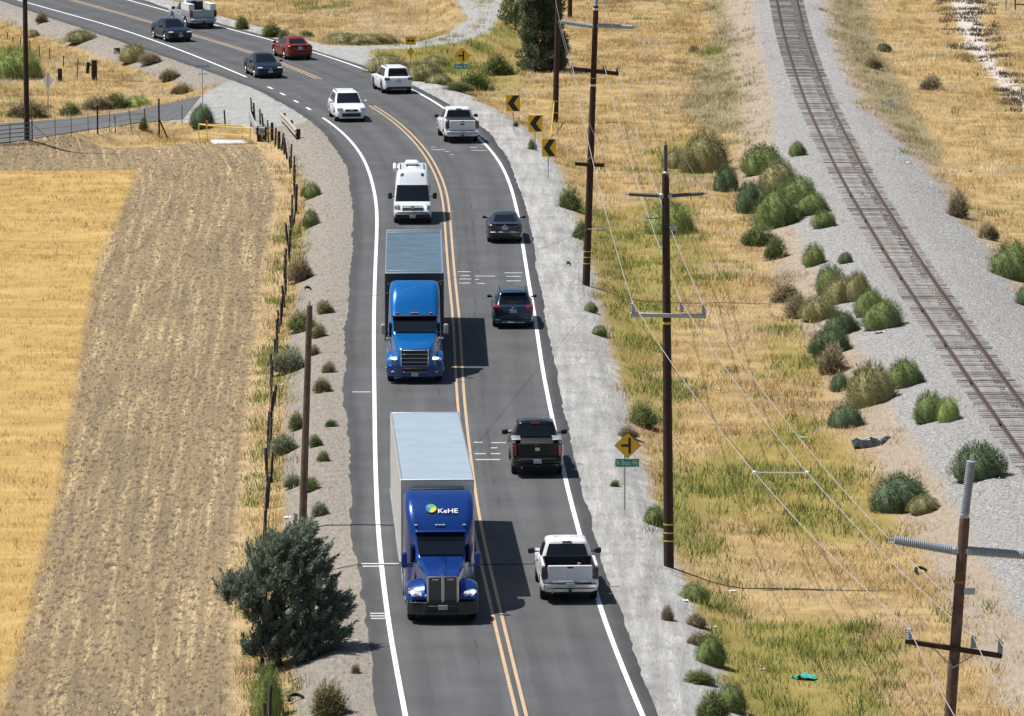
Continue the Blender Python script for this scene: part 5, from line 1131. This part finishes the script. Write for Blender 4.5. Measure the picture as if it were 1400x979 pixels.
p = PBp.L(921, 312, -.1); bx(PBp.o, 'tag_plate', SIGNGREY, p, (.26, .02, .19), .004); b = MB(); b.cyl(PBp.L(883, 299), PBp.L(907, 298), .025, .025, 6); b.build('standoff', GREYI, PBp.o)
b = MB()
for q in range(11):
    pp, r = PBp.on(250 + q * 15); b.cyl(pp + Vector(((r + .09) * (1 if q % 2 else -1), 0, 0)), pp, .012, .012, 5)
b.build('step_bolts', STEEL, PBp.o)
base_c = at_depth(1262, 1480, 154.7); base_c.z = hgt(base_c.x, base_c.y)
_u, _v = to_px(*base_c); 
PC = Pole('utility_pole', 'nearest leaning pole with grey ribbed insulators at the bottom right', base_c, (1318, 708), .17, .13, OLDW)
tc_ = [PC.post((1318.5, 706), (1328, 630), GREYI, .125, 30), PC.post((1306, 753), (1222, 738), GREYI, .125, 30), PC.post((1324, 753), (1418, 760), GREYI, .125, 30)]
PC.arm((1237.5, 876.5), (1370, 897), POLEW, .11, 911); wc = [PC.pin(1243, 859, 875, GREYI, .075, 5), PC.pin(1331, 870.5, 886, GREYI, .075, 5), PC.pin(1367.5, 877.5, 893, GREYI, .075, 5)]
PC.band(795, mat('rusty_band', (.30, .11, .03), .7), .07); bx(PC.o, 'tag_plate', SIGNGREY, PC.L(1325.5, 808.5, -.16), (.28, .02, .17), .004)
PD = Pole('utility_pole', 'dark pole beside the dark tree behind the arrow signs', (759, 167), (764, -60), .19, .14)
for q in (138, 154): PD.band(q, BANDY, .05)
b = MB(); b.cyl(PD.L(757.5, 140, -.3), G(753, 187) - PD.base, .035, .035, 8); b.build('guy_guard', BANDY, PD.o)
PE = Pole('utility_pole', 'tall dark pole by the metal gate at the left edge', (37, 192), (33, -70), .17, .13)
PF = Pole('utility_pole', 'short bare brown pole without crossarms on the left shoulder', (413, 727), (423, 418), .15, .11, OLDW)
b = MB(); b.cyl(PF.L(423, 418), PF.L(423.2, 412), .05, .04, 8); b.build('pole_pin', STEEL, PF.o); PF.band(714, BANDY, .05)
PG_ = Pole('utility_pole', 'distant dark pole right of the dark tree at the top edge', (779, 24), (781, -160), .18, .13)
WIRE = mat('pale_wire', (.46, .43, .40), .5, .3); WIRED = mat('grey_wire', (.22, .22, .23), .5, .3)
def wire(label, A_, B_, sag, r=.016, m_=WIRE, name='power_line'):
    A_, B_ = Vector(A_), Vector(B_); pts = [A_.lerp(B_, t) - Vector((0, 0, sag * 4 * t * (1 - t))) for t in np.linspace(0, 1, 25)]
    b = MB(); b.tube(pts, r, 5); o = b.build(name, m_, None, 60); return tag(o, label, 'wire', 'overhead wires')
for nm, A_, B_ in zip(('left', 'middle', 'right'), wa, wb): wire(f'pale wire from the tall road edge pole to the {nm} end of the steel crossarm' if nm != 'middle' else 'pale wire from the tall road edge pole to the middle insulator of the steel crossarm', A_, B_, .7)
for nm, A_, B_ in zip(('left', 'middle', 'right'), wb, wc): wire(f'pale wire from the steel crossarm to the {nm} insulator of the nearest pole', A_, B_, .8, .014)
for nm, A_, q in zip(('left', 'middle', 'right'), wc, ((1428, 1160), (1515, 1175), (1580, 1150))): wire(f'pale wire leaving the {nm} insulator of the nearest pole past the frame bottom', A_, at_depth(*q, 100), .3, .012)
for nm, A_, q in zip(('left', 'middle', 'right'), wa, ((752, -45), (790, -45), (815, -45))): wire(f'grey wire running back from the {nm} insulator of the tall road edge pole', A_, at_depth(*q, 392), .6, .014, WIRED)
for nm, A_, B_ in zip(('top', 'left', 'right'), ta, tb): wire(f'thin dark conductor between the {nm} post insulators of the two tall poles', A_, B_, .9, .008, WIRED)
wire('thin cable from the short left pole across the road to the tall pole', PF.top, PA.base + PA.on(313)[0], .5, .008, WIRED)
wire('sagging pale cable between the tall road edge pole and the mid pole', PA.base + PA.on(313)[0], PBp.base + PBp.on(281)[0], .25, .016)
def on_wire(A_, B_, sag, py):
    best = min((Vector(A_).lerp(Vector(B_), t) - Vector((0, 0, sag * 4 * t * (1 - t))) for t in np.linspace(0, 1, 200)), key=lambda q: abs(to_px(*q)[1] - py)); return best
q0, q1 = on_wire(wb[0], wc[0], .8, 646), on_wire(wb[1], wc[1], .8, 646); sp = thing('wire_spacer', q0, 'small white spacer bar linking two wires above the green weeds', 'spacer'); b = MB(); b.cyl((0, 0, 0), q1 - q0, .02, .02, 6); b.build('bar', BANDW, sp)
for e_ in (Vector(), q1 - q0): b = MB(); b.prof(e_ - Vector((0, 0, .06)), (0, 0, 1), [(0, .03), (.03, .07), (.09, .07), (.12, .03)], 8); b.build('clamp', BANDW, sp)

# ------------------------------------------------------------------ signs
YEL = mat('sign_yellow', (.85, .50, .012), .5); SBLK = mat('sign_black', (.015, .013, .012), .5); SGRN = mat('sign_green', (.006, .30, .22), .5); SWHT = mat('sign_white', (.75, .77, .78), .5); SIGNBACK = mat('sign_back_aluminium', (.88, .90, .92), .5, .0)
def sign_root(label, bpx, name='road_sign', group=None, rz=0.0, base=None):
    p = base or G(*bpx); t = thing(name, p, label, 'sign', rz, group); return t, p, scale_at(p)
def sign_post(t, h, m_=STEEL): b = MB(); b.box((0, .03, h / 2 - .1), (.05, .035, h + .2), .006); b.build('post', m_, t)
def panel_xy(t, name, outline, m_, y=-.01, th=.006, parent=None):
    b = MB(); b.plate([(x, y, z) for x, z in outline], (0, -th, 0)); return b.build(name, m_, parent or t, None)
for nm, bp2, cx_, y0, y1 in (('farthest', (702, 178), 701.5, 130, 152), ('middle', (731.5, 206), 732, 157.5, 180), ('nearest', (749.5, 243), 750.5, 190, 214)):
    t, p, s = sign_root(f'{nm} of the three black and yellow arrow signs on the right bend', bp2, 'chevron_sign', 'arrow signs on the bend')
    zc = (bp2[1] - (y0 + y1) / 2) / s * 1.0; h_ = (y1 - y0) / s / 2; w_ = 9.6 / s; xo = (cx_ - bp2[0]) / s
    sign_post(t, zc + h_ * .8); pn = panel_xy(t, 'panel', [(xo - w_, zc - h_), (xo + w_, zc - h_), (xo + w_, zc + h_), (xo - w_, zc + h_)], YEL)
    panel_xy(t, 'arrow', [(xo + w_ * .05, zc + h_ * .97), (xo + w_ * .9, zc + h_ * .97), (xo + w_ * .1, zc), (xo + w_ * .9, zc - h_ * .97), (xo + w_ * .05, zc - h_ * .97), (xo - w_ * .78, zc)], SBLK, -.018, .004, pn)
def t_sign(label, bp2, c_, hd, plate, txt, street_label):
    t, p, s = sign_root(label, bp2, 'intersection_sign'); zc = (bp2[1] - c_[1]) / s; xo = (c_[0] - bp2[0]) / s; h_ = hd / s; sign_post(t, zc + h_ * .7)
    bd = panel_xy(t, 'panel', [(xo, zc - h_), (xo + h_, zc), (xo, zc + h_), (xo - h_, zc)], SBLK); q = h_ * .96; fc = panel_xy(t, 'face', [(xo, zc - q), (xo + q, zc), (xo, zc + q), (xo - q, zc)], YEL, -.018, .004, bd)
    panel_xy(t, 'symbol', [(xo + h_ * .05, zc - h_ * .60), (xo + h_ * .24, zc - h_ * .60), (xo + h_ * .24, zc + h_ * .58), (xo + h_ * .05, zc + h_ * .58), (xo + h_ * .05, zc + h_ * .10), (xo - h_ * .5, zc + h_ * .10), (xo - h_ * .5, zc - h_ * .10), (xo + h_ * .05, zc - h_ * .10)], SBLK, -.024, .004, bd)
    x0, x1, y0, y1 = plate; X0, X1, Z0, Z1 = (x0 - bp2[0]) / s, (x1 - bp2[0]) / s, (bp2[1] - y1) / s, (bp2[1] - y0) / s
    pl_ = panel_xy(t, 'street_plate', [(X0, Z0), (X1, Z0), (X1, Z1), (X0, Z1)], SGRN)
    wd = text_mesh(txt, (Z1 - Z0) * .88, frame_m(((X0 + X1) / 2, -.02, (Z0 + Z1) / 2), (1, 0, 0), (0, 0, 1)), SWHT, 'lettering', pl_, .002, .002); 
    kx = (X1 - X0) * .9 / max(wd.dimensions.x, .01); wd.data.transform(Matrix.Translation(((X0 + X1) / 2, 0, 0)) @ Matrix.Diagonal((kx, 1, 1, 1)) @ Matrix.Translation((-(X0 + X1) / 2, 0, 0)))
t_sign('yellow diamond side road sign over a green street plate beside the mid pole', (854, 697), (858, 608), 18.3, (841, 873.5, 626.5, 637.5), 'N. Bruns Wy', '')
t_sign('far yellow diamond side road sign over a green plate near the dirt path', (631, 124), (632, 76), 11.2, (620.5, 640.5, 87.5, 94), 'Haley Rd', '')
t, p, s = sign_root('yellow double arrow sign over a small yellow diamond behind the white sport utility', (561.5, 100), 'double_arrow_sign'); zc = (100 - 55.8) / s; w_, h_ = 7 / s, 5.6 / s; sign_post(t, zc + h_ * .6)
pn = panel_xy(t, 'panel', [(-w_, zc - h_), (w_, zc - h_), (w_, zc + h_), (-w_, zc + h_)], YEL); a_ = w_ * .78; panel_xy(t, 'arrow', [(-a_, zc), (-a_ * .42, zc + h_ * .52), (-a_ * .42, zc + h_ * .17), (a_ * .42, zc + h_ * .17), (a_ * .42, zc + h_ * .52), (a_, zc), (a_ * .42, zc - h_ * .52), (a_ * .42, zc - h_ * .17), (-a_ * .42, zc - h_ * .17), (-a_ * .42, zc - h_ * .52)], SBLK, -.018, .004, pn)
z2 = (100 - 71) / s; panel_xy(t, 'diamond', [(0, z2 - 6.6 / s), (5.4 / s, z2), (0, z2 + 6.6 / s), (-5.4 / s, z2)], mat('bright_sign_yellow', (.75, .50, .01), .5))
t, p, s = sign_root('white back of a diamond sign on a steel post by the side road', (66, 163), 'diamond_sign'); zc = (163 - 110) / s; b = MB(); b.box((0, -.03, (zc + .5) / 2), (.06, .05, zc + .6), .01); b.build('post', STEEL, t)
panel_xy(t, 'panel', [(0, zc - 11.5 / s), (7.6 / s, zc), (0, zc + 11.5 / s), (-7.6 / s, zc)], SIGNBACK, .012)
t, p, s = sign_root('street name sign with two crossed blades on a post by the side road corner', (277, 147), 'street_name_sign'); zc = (147 - 90.5) / s; b = MB(); b.cyl((0, 0, -.1), (0, 0, zc - .1), .035, .03, 8); b.build('post', STEEL, t)
bl = panel_xy(t, 'street_blade', [(-10 / s, zc - 2.4 / s), (10.3 / s, zc - 2.4 / s), (10.3 / s, zc + 2.4 / s), (-10 / s, zc + 2.4 / s)], mat('pale_blue_sign', (.42, .55, .62), .5)); text_mesh('N Bruns Wy', 4 / s, frame_m((0, -.018, zc), (1, 0, 0), (0, 0, 1)), mat('dark_sign_letters', (.05, .08, .10), .5), 'lettering', bl, .002)
b = MB(); b.box((0, .0, zc - 9.5 / s), (.62, .35, .16), .003, Matrix.Rotation(.25, 3, 'Z')); b = MB(); b.box((.02, 0, zc - 10.5 / s), (.02, .75, .16), .003, Matrix.Rotation(-.9, 3, 'Z')); b.build('street_blade', SIGNBACK, t)
t, p, s = sign_root('small white marker with a dark corner on a thin rod in dry grass', (160, 106), 'marker_sign'); zc = (106 - 70) / s; b = MB(); b.cyl((0, .02, -.1), (0, .02, zc), .018, .018, 6); b.build('post', BANDW, t)
pn = panel_xy(t, 'panel', [(-4.3 / s, zc - 4 / s), (4.3 / s, zc - 4 / s), (4.6 / s, zc + 5 / s), (-4.3 / s, zc + 4.5 / s)], mat('marker_lilac', (.55, .52, .60), .5)); panel_xy(t, 'dark_corner', [(4.0 / s, zc - 2.5 / s), (4.2 / s, zc + 4.5 / s), (-4 / s, zc + 4.2 / s)], SBLK, -.018, .004, pn)
t, p, s = sign_root('small white square sign on a stake beyond the railway', (1217, 159), 'track_marker'); zc = (159 - 139) / s; b = MB(); b.box((0, .02, zc / 2), (.05, .04, zc + .2), .005); b.build('post', STEEL, t); pn = panel_xy(t, 'panel', [(-3.8 / s, zc - 3.8 / s), (3.8 / s, zc - 3.8 / s), (3.8 / s, zc + 3.8 / s), (-3.8 / s, zc + 3.8 / s)], SWHT); panel_xy(t, 'face_print', [(-1.8 / s, zc - 1.5 / s), (1.8 / s, zc - 1.5 / s), (1.8 / s, zc + 1.8 / s), (-1.8 / s, zc + 1.8 / s)], mat('pale_print', (.5, .55, .6), .5), -.018, .003, pn)
p = G(1321, 144); s = scale_at(p); t = thing('survey_stake', p, 'pale pink stake standing in the bright straw slope', 'stake'); b = MB(); b.box((0, 0, .35), (.06, .03, .9), .01, Matrix.Rotation(.05, 3, 'Y')); b.build('stake', mat('pink_paint', (.75, .48, .42), .6), t)

# ------------------------------------------------------------------ fences, gate, barriers
fence = thing('wire_fence', G(391, 372), 'dark wooden post and wire fence along the field edge beside the left shoulder', 'fence'); F0 = Vector(fence.location); Y = float(_fw[0, 1]) - 1; tops = []
post_me = []
for k in range(3): b = MB(); b.prof((0, 0, -.2), (0, 0, 1), [(0, .085), (.8, .08 - .006 * k), (1.40 + .07 * k, .07), (1.43 + .07 * k, .04)], 7); post_me.append(b.mesh('post', POSTW, 50))
while Y < Y_FTOP + .5:
    x = float(X_FN(Y)) + random.uniform(-.12, .12); z = hgt(x, Y); ln, ln2 = random.gauss(.0, .06), random.gauss(0, .05); sc_ = random.uniform(.72, 1.08)
    o = ob('post', random.choice(post_me), fence, Vector((x, Y, z)) - F0, (ln2, ln, random.uniform(0, 6)), (random.uniform(.6, .95),) * 2 + (sc_,)); tops.append((Vector((x, Y, z)) - F0, math.sin(ln) * 1.1)); Y += random.uniform(2.4, 3.9) * (1.0 if Y < 330 else .8)
for hz in (.35, .7, 1.02):
    b = MB(); b.tube([q + Vector((l * hz, -.06, hz)) for q, l in tops], .009, 4); b.build('wire', mat('rusty_wire', (.10, .075, .06), .7, .3), fence)
# field fence by the side road, thin posts
sf = thing('side_road_fence', G(130, 182), 'thin steel post fence between the mown field and the side road', 'fence'); S0 = Vector(sf.location); pts_ = []
for (fx, y0, y1, w_, lean_) in ((44,162,193,.07,0),(75.5,159,190,.035,0),(97.5,159,188,.035,0),(120.5,155,183,.035,0),(133.5,144,183.5,.09,0),(150,151,179.5,.035,0),(157.5,158,181,.05,.02),(178.5,150,178,.05,.06),(198.5,148,179,.06,.02),(217.5,124,177,.10,0),(249,148,172,.045,0),(289.5,160,178,.08,.03),(307.5,150,174,.09,.03)):
    q = G(fx, y1); h_ = (y1 - y0) / scale_at(q); b = MB(); b.box((0, 0, h_ / 2 - .1), (w_, w_, h_ + .2), .008, Matrix.Rotation(-lean_ * 2, 3, 'Y')); o = b.build('post', POSTW if w_ > .06 else BLACK, sf, 40, q - S0); pts_.append((q - S0, h_))
b = MB(); b.cyl(pts_[0][0] + Vector((.1, 0, .95)), G(68, 192) - S0 + Vector((0, 0, .03)), .03, .03, 6); b.build('brace_rail', STEEL, sf); b = MB(); b.cyl(pts_[9][0] + Vector((0, 0, 1.1)), G(229, 177) - S0, .05, .05, 6); b.build('brace_rail', POSTW, sf)
for t_ in (.25, .55, .85):
    b = MB(); b.tube([q + Vector((0, -.03, min(h_, 1.25) * t_)) for q, h_ in pts_], .008, 4); b.build('wire', mat('rusty_wire', (.10, .075, .06), .7, .3), sf)
b = MB(); b.tube([pts_[6][0] + Vector((0, 0, 1.0)), pts_[8][0] + Vector((0, 0, 1.05))], .022, 6); b.build('rail', STEEL, sf)
fb = thing('field_fence', G(60, 70), 'old wire fence of thin grey posts in the dry grass at the far left', 'fence'); B0 = Vector(fb.location); pts_ = []
for fx, y0, y1 in ((10,44,54),(18,50,60),(28,52,64),(41,56,72),(54,62,78),(68,66,82),(87,76,92),(106,80,108)):
    q = G(fx, y1); h_ = (y1 - y0) / scale_at(q) * 1.0; b = MB(); b.box((0, 0, h_ / 2 - .1), (.07, .07, h_ + .2), .01, Matrix.Rotation(random.uniform(-.06, .06), 3, 'Y')); b.build('post', wood('grey_post_wood', (.13, .11, .09)), fb, 40, q - B0); pts_.append(q - B0)
for t_ in (.35, .75): b = MB(); b.tube([q + Vector((0, 0, t_)) for q in pts_], .007, 4); b.build('wire', mat('rusty_wire', (.10, .075, .06), .7, .3), fb)
for fx, y0, y1, w_, l_ in ((82, 93.5, 111.5, .27, 'short dark timber post standing in dry grass left of the tall one'), (129, 82, 110, .34, 'tall dark timber post standing in dry grass')):
    q = G(fx, y1); h_ = (y1 - y0) / scale_at(q); t = thing('timber_post', q, l_, 'post'); b = MB(); b.box((0, 0, h_ / 2 - .1), (w_, w_, h_ + .2), .03, Matrix.Rotation(.2, 3, 'Z')); b.build('timber', POSTW, t); b = MB(); b.cyl((0, 0, h_ * .8), (0, -w_ * .55, h_ * .8), .02, .02, 6); b.build('bolt', STEEL, t)
    if w_ > .3: b = MB(); b.box((-.42, 0, h_ * .62), (.22, .2, h_ * .55), .03, Matrix.Rotation(.12, 3, 'Y')); b.box((-.25, 0, h_ * .75), (.4, .1, .1), .02); b.build('broken_rail', POSTW, t)
gate = thing('pipe_gate', G(5, 196), 'grey steel pipe gate at the left edge beside the tall pole', 'gate'); g0 = Vector(gate.location); A_, B_ = G(-60, 204) - g0, G(42, 194) - g0; b = MB()
for hz in (.12, .38, .62, .86, 1.12): b = MB(); b.cyl(A_ + Vector((0, 0, hz)), B_ + Vector((0, 0, hz)), .028, .028, 8); b.build('rail', mat('gate_steel', (.16, .18, .20), .5, .5), gate)
for t_ in (0, .34, .72, .985): q = A_.lerp(B_, t_); b = MB(); b.cyl(q + Vector((0, -.04, -.1)), q + Vector((0, -.04, 1.2)), .035, .035, 8); b.build('upright', mat('gate_steel', (.16, .18, .20)), gate)
# yellow railing round the concrete lid
q = G(283, 193); yr = thing('yellow_railing', q, 'yellow pipe railing around a concrete slab at the corner of the mown field', 'railing'); YP = mat('yellow_pipe_paint', (.66, .50, .12), .5); cs = [Vector((0, 0, 0)), G(342, 197) - q, G(331.5, 190.5) - q, G(272, 190.5) - q]
for c_ in cs: c_.z = 0
for c_ in cs: b = MB(); b.cyl(c_ - Vector((0, 0, .1)), c_ + Vector((0, 0, .95)), .035, .035, 8); b.build('upright', YP, yr)
for i, j, hs in ((0, 1, (.5, .95)), (1, 2, (.5, .95)), (2, 3, (.95,)), (3, 0, (.5, .95))):
    for h_ in hs: b = MB(); b.cyl(cs[i] + Vector((0, 0, h_)), cs[j] + Vector((0, 0, h_)), .035, .035, 8); b.build('rail', YP, yr)
b = MB(); b.box(cs[0] + Vector((0, .0, 1.1)), (.14, .05, .28), .02); b.build('red_tag', mat('red_tag_paint', (.65, .12, .08), .5), yr)
q2 = G(310, 195); t = thing('concrete_slab', q2, 'pale concrete slab with a sloped lid inside the yellow railing', 'slab'); A_, B_, C_, D_ = (G(292, 197.5) - q2, G(336, 197.5) - q2, G(333, 192.5) - q2, G(287, 192.5) - q2)
for v_ in (A_, B_, C_, D_): v_.z = 0
b = MB(); b.plate([A_, B_, C_, D_], (0, 0, .09)); b.build('slab', mat('white_concrete', (.70, .71, .72), .8, var=.08), t, None); b = MB(); b.plate([(A_ * .9 + C_ * .1) + Vector((0, 0, .09)), (B_ * .9 + D_ * .1) + Vector((0, 0, .09)), (C_ * .9 + A_ * .1) + Vector((0, 0, .09)), (D_ * .9 + B_ * .1) + Vector((0, 0, .09))], (0, 0, .03)); b.build('lid', mat('white_concrete', (.70, .71, .72)), t, None)
# timber and steel barriers by the junction
def barrier(label, pts, hr, m_):
    q = G(*pts[0]); t = thing('guard_barrier', q, label, 'barrier', 0, 'barriers at the junction'); W_ = [G(*k) - q for k in pts]
    for w_ in W_: b = MB(); b.box(w_ + Vector((0, 0, hr * .5)), (.24, .24, hr + .35), .02); b.build('post', POSTW, t)
    for i in range(len(W_) - 1):
        d = W_[i + 1] - W_[i]; n_ = Vector((d.y, -d.x, 0)).normalized(); rings = []
        for e_ in (W_[i] - d * .04, W_[i + 1] + d * .04): rings.append([e_ + n_ * a_ + Vector((0, 0, hr + z_)) for a_, z_ in ((-.14, -.30), (-.22, -.22), (-.22, -.12), (-.16, -.05), (-.22, .03), (-.22, .12), (-.14, .2), (-.11, .2), (-.17, .1), (-.17, .04), (-.11, -.05), (-.17, -.13), (-.17, -.2), (-.11, -.3))])
        b = MB(); b.loft(rings); b.build('rail', m_, t, 50)
barrier('grey steel barrier on dark posts beyond the yellow railing', [(362, 194), (354, 183), (345, 172)], .72, mat('barrier_grey', (.34, .33, .32), .6, .3, var=.2))
barrier('weathered pale barrier on the gravel right of the dark posts', [(408, 190), (398, 178), (388, 168)], .42, mat('barrier_pale', (.42, .36, .30), .8, var=.25))
for fx, y0, y1 in ((372, 168, 192), (381.5, 180, 204)):
    q = G(fx, y1); h_ = (y1 - y0) / scale_at(q); t = thing('timber_post', q, f'dark timber post {"right of the grey barrier" if fx < 375 else "just above the fence corner"}', 'post'); b = MB(); b.prof((0, 0, -.15), (0, 0, 1), [(0, .10), (h_ * .8, .095), (h_ + .15, .09), (h_ + .18, .05)], 8); b.build('timber', POSTW, t, 50); b = MB(); b.cyl((0, -.12, h_ * .7), (0, .12, h_ * .7), .015, .015, 5); b.build('bolt', STEEL, t)
# metal frame at the far top right
q = G(1388, 14); t = thing('steel_frame', q, 'dark steel frame standing in straw at the top right corner', 'frame')
for dx_ in (-.7, .0, .9): b = MB(); b.box((dx_, 0, .6), (.09, .09, 1.6), .01); b.build('upright', STEEL if dx_ < -.5 else BLACK, t)
for z_ in (.45, 1.0): b = MB(); b.box((.45, 0, z_), (1.0, .07, .09), .01); b.build('rail', BLACK, t)

# ------------------------------------------------------------------ small things on the ground
hose = MB(); hp = [G(400, 792, .03), G(440, 784, .03), G(470, 776.5, .03)] + [Vector((*flat(px_, py_), RZ + .018)) for px_, py_ in ((486, 774), (500, 773.8), (540, 773.8), (590, 773.6), (640, 773.4), (700, 773), (745, 772.6))]
hose.tube(hp, .014, 6); tag(hose.build('counter_hose', BLACK, None, 60), 'thin black rubber hose laid across the road by the conifer', 'hose')
def shard(name, label, px_, py_, wpx, hpx, m_, cat='litter', group='litter in the weeds'):
    q = G(px_, py_); s = scale_at(q); t = thing(name, q, label, cat, random.uniform(0, 3), group); b = MB(); w_, h_ = wpx / s, max(hpx / s, .05); rr2 = random.Random(px_)
    P = [[(w_ * (i / 4 - .5), w_ * .8 * (j / 3 - .5), .02 + h_ * rr2.uniform(.1, 1.0) * (1 if 0 < i < 4 else .4)) for i in range(5)] for j in range(4)]
    b.grid(P); b.add([(x_, y_, z_ - .015) for r_ in P for x_, y_, z_ in r_], [(i * 5 + j, (i + 1) * 5 + j, (i + 1) * 5 + j + 1, i * 5 + j + 1) for i in range(3) for j in range(4)]); b.build('sheet', m_, t, 60); return t
TURQ = mat('turquoise_plastic', (.05, .40, .34), .5); LW_ = mat('white_litter', (.62, .60, .57), .6)
shard('plastic_sheet', 'crumpled turquoise plastic sheet in the weeds at the bottom right', 1103, 929, 26, 8, TURQ); shard('plastic_scrap', 'small turquoise scrap left of the turquoise sheet', 1089, 928, 11, 4, TURQ)
for l_, a_, c_, w_ in (('in green weeds near the turquoise sheet', 1176, 870, 7), ('beside the crossed weeds near the mid pole', 983, 533, 8), ('on the gravel edge below the mid pole', 936, 822, 14), ('at the gravel edge beside the brown weed', 977, 858, 9), ('in grass right of the mid pole foot', 1002, 809, 14), ('in weeds left of the dark heap', 1096, 599, 13), ('on the left gravel beside the conifer top', 439, 768, 7), ('among pale weeds left of the short pole', 386, 527, 10), ('on the left slope near the short pole foot', 394, 708, 18), ('on the ballast edge under the lower clump', 1203, 455, 20), ('near the tall road edge pole foot', 787, 389, 6), ('between the rails and the large clump', 1076, 300, 14), ('in weeds at the bottom right of the shoulder', 1043, 916, 9), ('beyond the track near the olive weeds', 1242, 223, 9)):
    shard('litter_scrap', 'white litter scrap ' + l_, a_, c_, w_ * .75, 2.2, LW_)
q = G(1195, 606); s = scale_at(q); t = thing('plastic_heap', q, 'heap of crumpled black plastic sheeting at the weed edge', 'heap'); b = MB(); rr2 = random.Random(5)
b.grid([[(60 / s * (i / 9 - .5), 1.9 * (j / 5 - .5), (0.0 if i in (0, 9) or j in (0, 5) else rr2.uniform(.03, .22)) ) for i in range(10)] for j in range(6)]); b.build('sheeting', mat('black_sheeting', (.018, .024, .022), .3), t, None)
for i in range(4): b = MB(); b.box((rr2.uniform(-.6, .6), rr2.uniform(-.6, .2), .2), (.13, .12, .03), .01, Matrix.Rotation(rr2.uniform(-.5, .5), 3, 'Y')); b.build('torn_scrap', LW_, t)
for l_, a_, c_, w_, m2 in (('on the upper left slope by the straw weed', 421, 398, 10, BLACK), ('under the conifer on the left slope', 405, 960, 24, BLACK), ('on the dirt by the nearest pole', 1260, 785, 22, BLACK), ('in the grey gravel above the mid pole sign', 778, 364, 8, BLACK)):
    q = G(a_, c_); s = scale_at(q); t = thing('tyre_scrap', q, 'black tyre tread scrap ' + l_, 'tyre scrap', random.uniform(0, 3), 'tyre scraps'); b = MB(); w2 = w_ / s / 2; b.loft([[(w2 * math.cos(a2) * r_, w2 * .8 * math.sin(a2) * r_, .03 + .12 * math.sin(a2 * .9) + z_) for r_, z_ in ((1, 0), (1, .1), (.72, .13), (.72, .02))] for a2 in np.linspace(.2, 3.6, 10)]); b.build('tread', TYRE, t, 40)
q = G(402, 948); t = thing('rubble_pile', q, 'grey broken branches and rubble below the conifer', 'debris'); rr2 = random.Random(8)
for i in range(14): b = MB(); c_ = Vector((rr2.gauss(0, .35), rr2.gauss(0, .6), .06)); a2 = rr2.uniform(0, 3.1); d = Vector((math.cos(a2), math.sin(a2), rr2.uniform(-.1, .3))) * rr2.uniform(.2, .5); b.cyl(c_ - d, c_ + d, .025, .012, 5); b.build('stick', wood('grey_stick_wood', (.22, .19, .17)), t)
